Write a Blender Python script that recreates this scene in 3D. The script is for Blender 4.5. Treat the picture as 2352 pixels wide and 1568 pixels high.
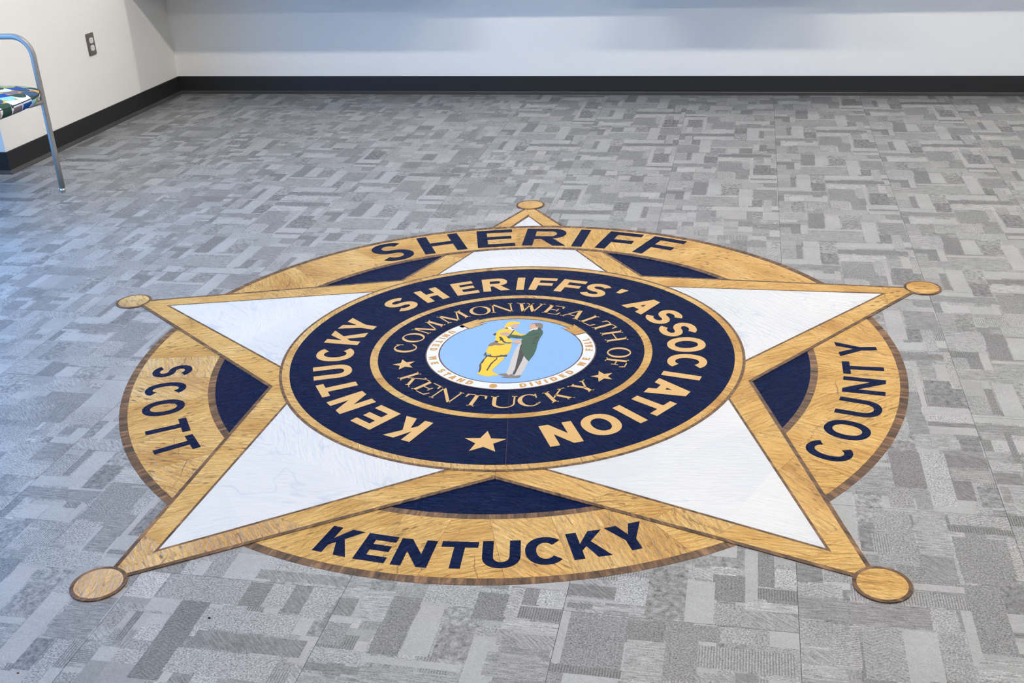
import bpy, math, random
from mathutils import Vector, Matrix
from mathutils.geometry import tessellate_polygon

# ------------------------------------------------------------------ scene, camera, light
for o in list(bpy.data.objects):
    bpy.data.objects.remove(o, do_unlink=True)
scene = bpy.context.scene
COL = scene.collection
R = math.radians
PI = math.pi

cam_data = bpy.data.cameras.new('camera')
cam_data.sensor_width = 36.0
cam_data.lens = 38.88
cam_data.clip_start = 0.05
cam = bpy.data.objects.new('camera', cam_data)
COL.objects.link(cam)
_rt, _up, _bk = Vector((0.9793, 0.1980, -0.0418)), Vector((-0.0467, 0.4223, 0.9053)), Vector((0.1969, -0.8846, 0.4228))
_m = Matrix(((_rt.x, _up.x, _bk.x), (_rt.y, _up.y, _bk.y), (_rt.z, _up.z, _bk.z)))
cam.matrix_world = Matrix.Translation((0.65, -2.907, 1.42)) @ _m.to_4x4()
scene.camera = cam

world = bpy.data.worlds.new('world')
scene.world = world
world.use_nodes = True
world.node_tree.nodes['Background'].inputs[0].default_value = (0.45, 0.68, 1.0, 1)
world.node_tree.nodes['Background'].inputs[1].default_value = 1.0

# daylight entering through the tall window on the left of the lobby
WIN = (-3.05, -0.05, 0.98)
ld = bpy.data.lights.new('window_daylight', 'AREA')
ld.shape = 'RECTANGLE'
ld.size = 2.5
ld.size_y = 1.8
ld.energy = 112.0
ld.color = (0.07, 0.40, 1.0)
lo = bpy.data.objects.new('window_daylight', ld)
COL.objects.link(lo)
lo.location = WIN
lo.rotation_euler = (R(90), 0, R(-90))

LAMP_STRENGTH = 34.0
LAMP_COLOR = (1.0, 0.925, 0.82)
ROW_LEVEL = (0.9, 2.1, 1.75, 0.9)      # dimming of the four lamp rows, back wall first
scene.view_settings.view_transform = 'Standard'
scene.view_settings.look = 'None'
scene.view_settings.exposure = 0.0
scene.view_settings.gamma = 1.0
scene.view_settings.use_curve_mapping = False
scene.cycles.max_bounces = 4
scene.cycles.diffuse_bounces = 3
scene.cycles.glossy_bounces = 2
scene.cycles.use_adaptive_sampling = True
scene.cycles.adaptive_threshold = 0.12
scene.cycles.transmission_bounces = 3
scene.cycles.caustics_reflective = False
scene.cycles.caustics_refractive = False

# ------------------------------------------------------------------ helpers
def link(o, parent=None):
    COL.objects.link(o)
    if parent is not None:
        o.parent = parent
    return o

def mesh_obj(name, verts, faces, mat, parent=None, smooth=False, loc=None, rot=None):
    me = bpy.data.meshes.new(name)
    me.from_pydata([tuple(v) for v in verts], [], faces)
    if mat is not None:
        me.materials.append(mat)
    if smooth:
        for p in me.polygons:
            p.use_smooth = True
    me.update()
    o = bpy.data.objects.new(name, me)
    if loc:
        o.location = loc
    if rot:
        o.rotation_euler = rot
    return link(o, parent)

def empty(name, loc=(0, 0, 0), rz=0.0):
    o = bpy.data.objects.new(name, None)
    o.location = loc
    o.rotation_euler = (0, 0, rz)
    o.empty_display_size = 0.1
    return link(o)

def tag(o, label, cat, group=None):
    o['label'] = label
    o['category'] = cat
    if group:
        o['group'] = group
    return o

def structure(o, label=None):
    o['kind'] = 'structure'
    if label:
        o['label'] = label
    return o

def area2(p):
    return 0.5 * sum(p[i][0] * p[(i + 1) % len(p)][1] - p[(i + 1) % len(p)][0] * p[i][1] for i in range(len(p)))

class Flat:
    """thin plates: polygons with holes, given a bottom and a top height"""
    def __init__(s):
        s.v = []
        s.f = []
    def add(s, loops, z0, z1):
        fixed = []
        for i, lp in enumerate(loops):
            lp = [tuple(q) for q in lp]
            a = area2(lp)
            if (i == 0 and a < 0) or (i > 0 and a > 0):
                lp = lp[::-1]
            fixed.append(lp)
        flat = [q for lp in fixed for q in lp]
        if len(fixed) == 1 and len(fixed[0]) == 4:
            tris = [(0, 1, 2, 3)] if convex(fixed[0]) else tessellate_polygon([[Vector((q[0], q[1], 0)) for q in fixed[0]]])
        else:
            tris = tessellate_polygon([[Vector((q[0], q[1], 0)) for q in lp] for lp in fixed])
        b = len(s.v)
        n = len(flat)
        s.v += [(q[0], q[1], z1) for q in flat] + [(q[0], q[1], z0) for q in flat]
        for t in tris:
            t = list(t)
            if area2([flat[i] for i in t]) < 0:
                t = t[::-1]
            s.f.append([b + i for i in t])
        off = b
        for lp in fixed:
            m = len(lp)
            for i in range(m):
                j = (i + 1) % m
                s.f.append([off + i, off + n + i, off + n + j, off + j])
            off += m
        return s
    def build(s, name, mat, parent=None):
        return mesh_obj(name, s.v, s.f, mat, parent)

def convex(p):
    sg = 0
    for i in range(len(p)):
        a, b, c = p[i], p[(i + 1) % len(p)], p[(i + 2) % len(p)]
        cr = (b[0] - a[0]) * (c[1] - b[1]) - (b[1] - a[1]) * (c[0] - b[0])
        if cr * sg < 0:
            return False
        if abs(cr) > 1e-12:
            sg = cr
    return True

def plate(name, loops, z0, z1, mat, parent=None):
    return Flat().add(loops, z0, z1).build(name, mat, parent)

def box(name, a, b, mat, parent=None):
    x0, y0, z0 = a
    x1, y1, z1 = b
    v = [(x0, y0, z0), (x1, y0, z0), (x1, y1, z0), (x0, y1, z0), (x0, y0, z1), (x1, y0, z1), (x1, y1, z1), (x0, y1, z1)]
    f = [(0, 3, 2, 1), (4, 5, 6, 7), (0, 1, 5, 4), (1, 2, 6, 5), (2, 3, 7, 6), (3, 0, 4, 7)]
    return mesh_obj(name, v, f, mat, parent)

def tube(name, path, rad, mat, parent=None, seg=16, cap=True):
    pts = [Vector(p) for p in path]
    n = len(pts)
    rads = rad if isinstance(rad, (list, tuple)) else [rad] * n
    v, f = [], []
    ref = None
    for i, p in enumerate(pts):
        t = (pts[min(i + 1, n - 1)] - pts[max(i - 1, 0)]).normalized()
        if ref is None:
            ref = Vector((0, 1, 0)) if abs(t.y) < 0.9 else Vector((1, 0, 0))
        u = (ref - t * ref.dot(t)).normalized()
        ref = u
        w = t.cross(u)
        for k in range(seg):
            a = 2 * PI * k / seg
            v.append(p + (u * math.cos(a) + w * math.sin(a)) * rads[i])
    for i in range(n - 1):
        for k in range(seg):
            k2 = (k + 1) % seg
            f.append((i * seg + k, i * seg + k2, (i + 1) * seg + k2, (i + 1) * seg + k))
    if cap:
        f.append(tuple(range(seg - 1, -1, -1)))
        f.append(tuple((n - 1) * seg + k for k in range(seg)))
    return mesh_obj(name, v, f, mat, parent, smooth=True)

def lathe(name, prof, mat, parent=None, seg=24, loc=None, smooth=True):
    v, f = [], []
    for r, z in prof:
        for k in range(seg):
            a = 2 * PI * k / seg
            v.append((r * math.cos(a), r * math.sin(a), z))
    for i in range(len(prof) - 1):
        for k in range(seg):
            k2 = (k + 1) % seg
            f.append((i * seg + k, i * seg + k2, (i + 1) * seg + k2, (i + 1) * seg + k))
    f.append(tuple(range(seg - 1, -1, -1)))
    f.append(tuple((len(prof) - 1) * seg + k for k in range(seg)))
    return mesh_obj(name, v, f, mat, parent, smooth, loc)

# ------------------------------------------------------------------ materials
class NT:
    def __init__(s, name):
        s.m = bpy.data.materials.new(name)
        s.m.use_nodes = True
        s.t = s.m.node_tree
        s.b = s.t.nodes['Principled BSDF']
    def n(s, kind, **kw):
        nd = s.t.nodes.new(kind)
        for k, val in kw.items():
            setattr(nd, k, val)
        return nd
    def put(s, sock, val):
        if hasattr(val, 'is_linked') or isinstance(val, bpy.types.NodeSocket):
            s.t.links.new(val, sock)
        else:
            sock.default_value = val
    def math(s, op, a, b=None, c=None, clamp=False):
        nd = s.n('ShaderNodeMath', operation=op, use_clamp=clamp)
        s.put(nd.inputs[0], a)
        if b is not None:
            s.put(nd.inputs[1], b)
        if c is not None:
            s.put(nd.inputs[2], c)
        return nd.outputs[0]
    def vmath(s, op, a, b=None):
        nd = s.n('ShaderNodeVectorMath', operation=op)
        s.put(nd.inputs[0], a)
        if b is not None:
            s.put(nd.inputs[1], b)
        return nd.outputs[0]
    def mapping(s, vec, scale=(1, 1, 1), rot=(0, 0, 0), loc=(0, 0, 0)):
        nd = s.n('ShaderNodeMapping')
        s.put(nd.inputs['Vector'], vec)
        s.put(nd.inputs['Scale'], scale)
        s.put(nd.inputs['Rotation'], rot)
        s.put(nd.inputs['Location'], loc)
        return nd.outputs[0]
    def noise(s, vec, scale=5.0, detail=3.0, rough=0.5, dist=0.0):
        nd = s.n('ShaderNodeTexNoise')
        s.put(nd.inputs['Vector'], vec)
        nd.inputs['Scale'].default_value = scale
        nd.inputs['Detail'].default_value = detail
        nd.inputs['Roughness'].default_value = rough
        nd.inputs['Distortion'].default_value = dist
        return nd.outputs[0]
    def voronoi(s, vec, scale, feature='F1', rnd=1.0):
        nd = s.n('ShaderNodeTexVoronoi', feature=feature)
        s.put(nd.inputs['Vector'], vec)
        nd.inputs['Scale'].default_value = scale
        nd.inputs['Randomness'].default_value = rnd
        return nd
    def ramp(s, fac, stops, interp='LINEAR'):
        nd = s.n('ShaderNodeValToRGB')
        nd.color_ramp.interpolation = interp
        el = nd.color_ramp.elements
        while len(el) < len(stops):
            el.new(0.5)
        for e, (p, c) in zip(el, stops):
            e.position = p
            e.color = (c[0], c[1], c[2], 1) if not isinstance(c, (int, float)) else (c, c, c, 1)
        s.put(nd.inputs[0], fac)
        return nd.outputs[0]
    def smooth(s, val, lo_, hi_):
        nd = s.n('ShaderNodeMapRange', interpolation_type='SMOOTHSTEP')
        s.put(nd.inputs['Value'], val)
        nd.inputs['From Min'].default_value = lo_
        nd.inputs['From Max'].default_value = hi_
        return nd.outputs[0]
    def mix(s, fac, a, b, blend='MIX'):
        nd = s.n('ShaderNodeMix', data_type='RGBA', blend_type=blend)
        s.put(nd.inputs[0], fac)
        s.put(nd.inputs[6], a)
        s.put(nd.inputs[7], b)
        return nd.outputs[2]
    def sep(s, vec):
        nd = s.n('ShaderNodeSeparateXYZ')
        s.put(nd.inputs[0], vec)
        return nd.outputs
    def comb(s, x, y, z):
        nd = s.n('ShaderNodeCombineXYZ')
        for i, q in enumerate((x, y, z)):
            s.put(nd.inputs[i], q)
        return nd.outputs[0]
    def bump(s, height, strength=0.3, dist=0.01):
        nd = s.n('ShaderNodeBump')
        s.put(nd.inputs['Height'], height)
        nd.inputs['Strength'].default_value = strength
        nd.inputs['Distance'].default_value = dist
        s.t.links.new(nd.outputs[0], s.b.inputs['Normal'])
    def done(s, color=None, rough=0.5, spec=0.5, metal=0.0):
        if color is not None:
            s.put(s.b.inputs['Base Color'], color if not isinstance(color, tuple) else (*color[:3], 1))
        s.put(s.b.inputs['Roughness'], rough)
        s.b.inputs['Specular IOR Level'].default_value = spec
        s.b.inputs['Metallic'].default_value = metal
        return s.m

def srgb(r, g, b):
    def f(c):
        c /= 255.0
        return c / 12.92 if c <= 0.04045 else ((c + 0.055) / 1.055) ** 2.4
    return (f(r), f(g), f(b))

def simple(name, col, rough=0.5, spec=0.5, metal=0.0, nscale=60.0, namt=0.04, bump=0.0):
    t = NT(name)
    tc = t.n('ShaderNodeTexCoord').outputs['Object']
    nz = t.noise(tc, nscale, 1.0)
    v = t.math('MULTIPLY_ADD', nz, 2 * namt, 1.0 - namt)
    c = t.mix(1.0, (*col, 1), t.comb(v, v, v), 'MULTIPLY')
    if bump:
        t.bump(nz, bump, 0.002)
    return t.done(c, rough, spec, metal)

def random_coords(t, big=40.0):
    """object coordinates shifted and turned by the piece's own random number"""
    oc = t.n('ShaderNodeTexCoord').outputs['Object']
    rn = t.n('ShaderNodeObjectInfo').outputs['Random']
    off = t.comb(t.math('MULTIPLY', rn, big), t.math('MULTIPLY', rn, big * 1.73), t.math('MULTIPLY', rn, big * 0.37))
    return oc, rn, t.vmath('ADD', oc, off)

def mat_gold():
    t = NT('gold_slate_vinyl')
    oc, rn, p = random_coords(t)
    ang = t.math('MULTIPLY_ADD', rn, 2.2, -0.7)
    pr = t.mapping(p, (1, 1, 1), t.comb(0, 0, ang))
    ripple = t.noise(t.mapping(pr, (22, 105, 10)), 1.0, 3.0, 0.62, 0.8)
    broad = t.noise(t.mapping(pr, (5, 9, 5)), 1.0, 1.0, 0.5)
    fine = t.noise(t.mapping(pr, (90, 190, 90)), 1.0, 1.0, 0.6)
    base = t.ramp(broad, [(0.25, srgb(184, 136, 66)), (0.5, srgb(208, 163, 90)), (0.78, srgb(219, 180, 112))])
    col = t.mix(t.math('MULTIPLY', t.smooth(ripple, 0.44, 0.27), 0.8), base, (*srgb(138, 96, 46), 1))
    col = t.mix(t.math('MULTIPLY', t.smooth(ripple, 0.60, 0.74), 0.55), col, (*srgb(232, 200, 140), 1))
    col = t.mix(t.math('MULTIPLY', t.smooth(fine, 0.5, 0.72), 0.25), col, (*srgb(168, 124, 66), 1))
    # pits and worm holes, only on some slabs
    pit = t.voronoi(t.mapping(pr, (26, 62, 30)), 1.0)
    pm = t.smooth(pit.outputs['Distance'], 0.32, 0.12)
    pgate = t.smooth(t.noise(t.mapping(pr, (6, 8, 6)), 1.0, 0.0), 0.44, 0.58)
    pgate = t.math('MULTIPLY', pgate, t.smooth(t.math('FRACT', t.math('MULTIPLY', rn, 7.31)), 0.15, 0.6))
    pm = t.math('MULTIPLY', pm, pgate)
    col = t.mix(t.math('MULTIPLY', pm, 0.9), col, (*srgb(120, 84, 46), 1))
    # thin cracks
    cr = t.voronoi(t.mapping(t.vmath('ADD', p, t.comb(t.math('MULTIPLY', broad, 0.10), t.math('MULTIPLY', ripple, 0.05), 0.0)), (1, 1, 1)), 2.7, 'DISTANCE_TO_EDGE')
    cm = t.smooth(cr.outputs['Distance'], 0.0045, 0.0015)
    cm = t.math('MULTIPLY', cm, t.smooth(t.noise(p, 6.0, 0.0), 0.42, 0.58))
    col = t.mix(t.math('MULTIPLY', cm, 0.7), col, (*srgb(112, 74, 36), 1))
    hgt = t.math('MULTIPLY_ADD', fine, 0.25, ripple)
    t.bump(hgt, 1.0, 0.018)
    return t.done(col, 0.36, 0.3)

def mat_brown():
    t = NT('brown_edge_vinyl')
    oc, rn, p = random_coords(t)
    s = t.sep(oc)
    th = t.math('ARCTAN2', s[1], s[0])
    ln = t.n('ShaderNodeVectorMath', operation='LENGTH')
    t.put(ln.inputs[0], oc)
    streak = t.noise(t.comb(t.math('MULTIPLY', th, 75.0), t.math('MULTIPLY', ln.outputs[1], 12.0), t.math('MULTIPLY', rn, 9.0)), 1.0, 3.0, 0.65, 0.6)
    fine = t.noise(t.mapping(p, (120, 120, 120)), 1.0, 0.0)
    col = t.ramp(streak, [(0.28, srgb(30, 21, 15)), (0.42, srgb(70, 50, 34)), (0.54, srgb(98, 70, 47)), (0.66, srgb(134, 100, 70))])
    col = t.mix(t.math('MULTIPLY', t.smooth(fine, 0.55, 0.75), 0.35), col, (*srgb(80, 60, 46), 1))
    t.bump(streak, 0.35, 0.006)
    return t.done(col, 0.33, 0.2)

def mat_white():
    t = NT('white_marble_vinyl')
    oc, rn, p = random_coords(t)
    ang = t.math('MULTIPLY_ADD', rn, 2.0, -0.5)
    pr = t.mapping(p, (1, 1, 1), t.comb(0, 0, ang))
    warp = t.noise(pr, 3.0, 2.0, 0.55)
    v1 = t.noise(t.mapping(t.vmath('ADD', pr, t.comb(t.math('MULTIPLY', warp, 0.5), t.math('MULTIPLY', warp, 0.35), 0.0)), (2.2, 7.5, 3)), 1.0, 2.0, 0.6)
    vein = t.smooth(t.math('ABSOLUTE', t.math('SUBTRACT', v1, 0.5)), 0.013, 0.0)
    gate = t.smooth(t.noise(pr, 2.6, 0.0), 0.40, 0.60)
    cloud = t.noise(pr, 2.0, 1.0)
    fine = t.noise(t.mapping(pr, (16, 100, 24)), 1.0, 2.0, 0.6)
    col = t.mix(t.smooth(cloud, 0.35, 0.7), (*srgb(186, 188, 190), 1), (*srgb(195, 195, 195), 1))
    col = t.mix(t.math('MULTIPLY', t.math('MULTIPLY', vein, gate), 0.42), col, (*srgb(148, 160, 180), 1))
    col = t.mix(t.math('MULTIPLY', t.smooth(fine, 0.47, 0.26), 0.5), col, (*srgb(178, 185, 196), 1))
    t.bump(fine, 0.6, 0.010)
    return t.done(col, 0.36, 0.45)

def mat_navy():
    t = NT('navy_slate_vinyl')
    oc, rn, p = random_coords(t)
    ang = t.math('MULTIPLY_ADD', rn, 1.8, -0.9)
    pr = t.mapping(p, (1, 1, 1), t.comb(0, 0, ang))
    r1 = t.noise(t.mapping(pr, (34, 110, 34)), 1.0, 2.0, 0.65, 0.6)
    col = t.ramp(r1, [(0.3, srgb(1, 13, 43)), (0.6, srgb(4, 20, 56)), (0.85, srgb(16, 36, 82))])
    t.bump(r1, 0.75, 0.010)
    return t.done(col, 0.17, 0.03)

def mat_print(name, col, rough=0.36):
    t = NT(name)
    oc = t.n('ShaderNodeTexCoord').outputs['Object']
    nz = t.noise(t.mapping(oc, (160, 260, 100)), 1.0, 1.0)
    v = t.math('MULTIPLY_ADD', nz, 0.14, 0.93)
    c = t.mix(1.0, (*col, 1), t.comb(v, v, v), 'MULTIPLY')
    t.bump(nz, 0.15, 0.002)
    return t.done(c, rough, 0.4)

def mat_floor():
    t = NT('patchwork_vinyl_tile')
    at = t.n('ShaderNodeAttribute', attribute_name='patch')
    r, g, b = t.sep(at.outputs['Vector'])[:3]
    pos = t.n('ShaderNodeNewGeometry').outputs['Position']
    sx = t.sep(pos)
    def sel(k):   # 1 where the patch is of kind k
        return t.math('COMPARE', g, k / 10.0, 0.02)
    speck = t.noise(t.mapping(pos, (260, 260, 60)), 1.0, 1.5, 0.7)
    spk2 = t.noise(t.mapping(pos, (70, 70, 40)), 1.0, 2.0, 0.7)
    # streaks: slanted for kinds 0 and 3, across for 6, along for 7
    turn = t.math('ADD', t.math('MULTIPLY', t.math('ADD', sel(0), sel(3)), 0.75), t.math('MULTIPLY', sel(7), PI / 2))
    diag = t.noise(t.mapping(t.mapping(pos, (1, 1, 1), t.comb(0, 0, turn)), (28, 260, 60)), 1.0, 1.5, 0.6)
    def stripes(coord, period, warp):
        ph = t.math('MULTIPLY', t.math('ADD', coord, t.math('MULTIPLY', spk2, warp)), 2 * PI / period)
        return t.math('MULTIPLY_ADD', t.math('SINE', ph), 0.5, 0.5)
    stripe_y = t.math('MULTIPLY', stripes(sx[0], 0.0054, 0.003), t.math('MULTIPLY_ADD', speck, 1.2, 0.2))
    stripe_x = t.math('MULTIPLY', stripes(sx[1], 0.0050, 0.002), t.math('MULTIPLY_ADD', speck, 1.2, 0.2))
    tri = t.math('PINGPONG', sx[0], 0.03)
    chev = stripes(t.math('ADD', sx[1], t.math('MULTIPLY', tri, 0.55)), 0.009, 0.002)
    chev = t.math('MULTIPLY', t.smooth(chev, 0.8, 1.0), 0.55)
    tex = t.math('MULTIPLY', sel(0), t.math('MULTIPLY_ADD', diag, 0.42, 0.29))
    contrast = t.math('MULTIPLY', sel(0), 0.5)
    for k, tx, ct in ((1, speck, 1.5), (2, stripe_y, 0.75), (3, diag, 1.7), (4, t.math('MULTIPLY_ADD', chev, 0.8, t.math('MULTIPLY', speck, 0.5)), 0.75), (5, stripe_x, 0.70), (6, diag, 1.6), (7, diag, 1.6), (8, spk2, 1.8)):
        m = sel(k)
        tex = t.math('ADD', tex, t.math('MULTIPLY', m, tx))
        contrast = t.math('ADD', contrast, t.math('MULTIPLY', m, ct))
    val = t.math('MULTIPLY', t.math('SUBTRACT', tex, 0.5), contrast)
    rough_print = t.math('MULTIPLY_ADD', sel(0), -0.75, 1.45)
    grain = t.math('MULTIPLY', rough_print, t.math('ADD', t.math('MULTIPLY', t.math('SUBTRACT', speck, 0.5), 0.95), t.math('MULTIPLY', t.math('SUBTRACT', spk2, 0.5), 0.50)))
    cloud = t.math('MULTIPLY', t.math('SUBTRACT', t.noise(pos, 9.0, 0.0), 0.5), 0.22)
    f = t.math('ADD', t.math('ADD', t.math('ADD', val, grain), cloud), 1.0)
    f = t.math('MAXIMUM', f, 0.12)
    r = t.math('MULTIPLY_ADD', r, 0.70, 0.018)
    lum = t.math('MULTIPLY', r, f)
    tint = t.ramp(b, [(0.0, (1.0, 0.995, 1.0)), (0.5, (0.985, 1.0, 0.995)), (1.0, (1.02, 0.985, 0.99))])
    col = t.mix(1.0, t.comb(lum, lum, lum), tint, 'MULTIPLY')
    return t.done(col, t.math('MULTIPLY_ADD', speck, 0.16, 0.38), 0.35)

def mat_fabric():
    t = NT('leaf_print_fabric')
    oc = t.n('ShaderNodeTexCoord').outputs['Object']
    p = t.mapping(oc, (1 / 0.062, 1 / 0.062, 1 / 0.05), (0.0, 0.0, 0.5))
    s = t.sep(p)
    cells = []
    row = t.math('FLOOR', s[1])
    x = t.math('ADD', s[0], t.math('MULTIPLY', row, 0.37))
    side = t.math('MULTIPLY', t.math('FLOOR', s[2]), 3.1)
    cx = t.math('FLOOR', x)
    wn = t.n('ShaderNodeTexWhiteNoise')
    t.put(wn.inputs['Vector'], t.comb(cx, row, side))
    wn2 = t.n('ShaderNodeTexWhiteNoise')
    t.put(wn2.inputs['Vector'], t.comb(t.math('ADD', cx, 13.0), row, t.math('ADD', side, 5.0)))
    pal = [(0.0, srgb(226, 230, 240)), (0.16, srgb(0, 74, 150)), (0.28, srgb(150, 200, 222)), (0.40, srgb(160, 170, 110)), (0.5, srgb(214, 160, 60)), (0.58, srgb(120, 110, 116)), (0.68, srgb(44, 74, 62)), (0.78, srgb(58, 84, 110)), (0.86, srgb(200, 140, 88)), (0.93, srgb(60, 50, 50))]
    ca = t.ramp(wn.outputs[0], pal, 'CONSTANT')
    cb = t.ramp(wn2.outputs[0], pal, 'CONSTANT')
    fx, fy = t.math('FRACT', x), t.math('FRACT', s[1])
    d = t.math('ADD', t.math('POWER', fx, 2.0), t.math('POWER', t.math('MULTIPLY', t.math('SUBTRACT', fy, 0.5), 1.9), 2.0))
    col = t.mix(t.smooth(d, 0.97, 1.03), ca, cb)
    weave = t.noise(t.mapping(oc, (900, 900, 900)), 1.0, 1.0)
    t.bump(weave, 0.2, 0.001)
    return t.done(col, 0.75, 0.25)

M = {}
M['gold'] = mat_gold()
M['brown'] = mat_brown()
M['gold2'] = mat_print('gold_letter_vinyl', srgb(188, 148, 86))
M['white'] = mat_white()
M['navy'] = mat_navy()
M['floor'] = mat_floor()
M['fabric'] = mat_fabric()
M['wall'] = simple('warm_white_wall_paint', srgb(240, 237, 231), 0.6, 0.3, 0, 90.0, 0.012, 0.0)
M['wall_b'] = simple('cool_white_wall_paint', srgb(243, 242, 239), 0.6, 0.3, 0, 90.0, 0.012, 0.0)
M['ceil'] = simple('white_ceiling_paint', srgb(232, 231, 228), 0.8, 0.2, 0, 120.0, 0.03, 0.0)
M['base'] = simple('black_rubber_base', srgb(38, 38, 38), 0.45, 0.4, 0, 40.0, 0.10, 0.02)
M['toe'] = simple('lit_rubber_toe', srgb(62, 61, 60), 0.4, 0.5, 0, 40.0, 0.10, 0.02)  # same black rubber, its colour lightened for the light the toe catches
M['sub'] = simple('subfloor', srgb(52, 52, 52), 0.9, 0.1)
M['steel'] = simple('silver_powder_coat', srgb(146, 144, 141), 0.34, 0.5, 0.25, 200.0, 0.03)
M['chrome'] = simple('chrome_glide', srgb(225, 222, 215), 0.12, 0.5, 1.0)
M['piping'] = simple('dark_piping', srgb(60, 64, 70), 0.7, 0.2)
M['plate'] = simple('bronze_cover_plate', srgb(112, 104, 92), 0.4, 0.4, 0.1)
M['recept'] = simple('white_receptacle', srgb(228, 228, 226), 0.4, 0.4)
M['slot'] = simple('dark_slot', srgb(70, 68, 66), 0.6, 0.2)
M['counter'] = simple('grey_laminate', srgb(190, 188, 184), 0.5, 0.4)
M['frame'] = simple('dark_window_frame', srgb(60, 62, 66), 0.4, 0.5)
M['crumb'] = simple('dark_crumb', srgb(24, 22, 22), 0.8, 0.2)
M['crumb2'] = simple('rust_crumb', srgb(120, 70, 50), 0.8, 0.2)
for nm, c in (('yellow', (214, 170, 4)), ('flesh', (168, 138, 128)), ('pwhite', (196, 198, 202)), ('black', (34, 31, 31)), ('green', (26, 66, 43)), ('gray', (172, 166, 162)), ('peach', (186, 143, 112)), ('tan', (108, 93, 82)), ('sky', (112, 153, 202)), ('ochre', (172, 124, 46))):
    M['p_' + nm] = mat_print('print_' + nm, srgb(*c))

def mat_glass():
    t = NT('window_glass')
    t.b.inputs['Transmission Weight'].default_value = 1.0
    t.b.inputs['IOR'].default_value = 1.45
    return t.done((0.95, 0.98, 1.0), 0.02)
M['glass'] = mat_glass()

def mat_lamp(k):
    t = NT('lamp_diffuser')
    t.b.inputs['Emission Color'].default_value = (*LAMP_COLOR, 1)
    t.b.inputs['Emission Strength'].default_value = LAMP_STRENGTH * ROW_LEVEL[k]
    return t.done((0.9, 0.9, 0.88), 0.5)
for k in range(4):
    M['lamp%d' % k] = mat_lamp(k)

# ------------------------------------------------------------------ the lobby: walls, floor, ceiling
H = 2.75
XL, YB, YC = -2.784, 3.385, 1.655      # left wall, back wall toe line, outer corner
XW, XR, YF = -3.09, 4.2, -5.0
T = 0.022                               # baseboard depth
structure(box('wall_back', (XL - 0.2, YB + T, -0.004), (XR + 0.15, YB + T + 0.15, H), M['wall_b']), 'long white back wall above the black baseboard')
structure(mesh_obj('wall_left', [(XL - T, YC + T, -0.004), (-2.762 - T, YB + T, -0.004), (-2.762 - T - 0.13, YB + T, -0.004), (XL - T - 0.13, YC + T, -0.004),
                                 (XL - T, YC + T, H), (-2.762 - T, YB + T, H), (-2.762 - T - 0.13, YB + T, H), (XL - T - 0.13, YC + T, H)],
                   [(3, 2, 1, 0), (4, 5, 6, 7), (0, 1, 5, 4), (1, 2, 6, 5), (2, 3, 7, 6), (3, 0, 4, 7)], M['wall']), 'white left wall with the electrical outlet')
structure(box('wall_return', (XW - 0.1, YC + T, -0.004), (XL - T - 0.13, YC + T + 0.12, H), M['wall']), 'wall turning the corner behind the patterned armchair')
structure(box('wall_right', (XR, YF, -0.004), (XR + 0.15, YB + T, H), M['wall']))
structure(box('wall_front', (XW - 0.1, YF - 0.15, -0.004), (XR + 0.15, YF, H), M['wall']))
# window wall on the left, with its opening
structure(mesh_obj('wall_window', *(lambda y0, y1, z0, z1: (
    [(XW, YF, 0), (XW, YC + T, 0), (XW, YC + T, H), (XW, YF, H), (XW, y0, z0), (XW, y1, z0), (XW, y1, z1), (XW, y0, z1),
     (XW - 0.1, YF, 0), (XW - 0.1, YC + T, 0), (XW - 0.1, YC + T, H), (XW - 0.1, YF, H), (XW - 0.1, y0, z0), (XW - 0.1, y1, z0), (XW - 0.1, y1, z1), (XW - 0.1, y0, z1)],
    [(0, 1, 5, 4), (1, 2, 6, 5), (2, 3, 7, 6), (3, 0, 4, 7), (8, 12, 13, 9), (9, 13, 14, 10), (10, 14, 15, 11), (11, 15, 12, 8),
     (4, 5, 13, 12), (5, 6, 14, 13), (6, 7, 15, 14), (7, 4, 12, 15)]))(-1.32, 1.22, 0.05, 1.95), M['wall']))
win = empty('window_1', (XW - 0.05, -0.05, 0.05))
structure(win, 'tall window letting blue daylight in from the left')
def wbar(a, b):
    return box('window_frame', a, b, M['frame'], win)
for y in (-1.27, -0.03, 1.21):
    wbar((-0.03, y, 0.0), (0.03, y + 0.06, 1.90))
for z in (0.0, 0.95, 1.84):
    for y in (-1.21, 0.03):
        wbar((-0.025, y, z), (0.025, y + 1.18, z + 0.06))
for z, z1 in ((0.06, 0.95), (1.01, 1.84)):
    for y in (-1.21, 0.03):
        box('pane', (-0.004, y, z), (0.004, y + 1.18, z1), M['glass'], win)
structure(box('ceiling', (XW - 0.1, YF - 0.15, H), (XR + 0.15, YB + T + 0.15, H + 0.1), M['ceil']))

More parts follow.
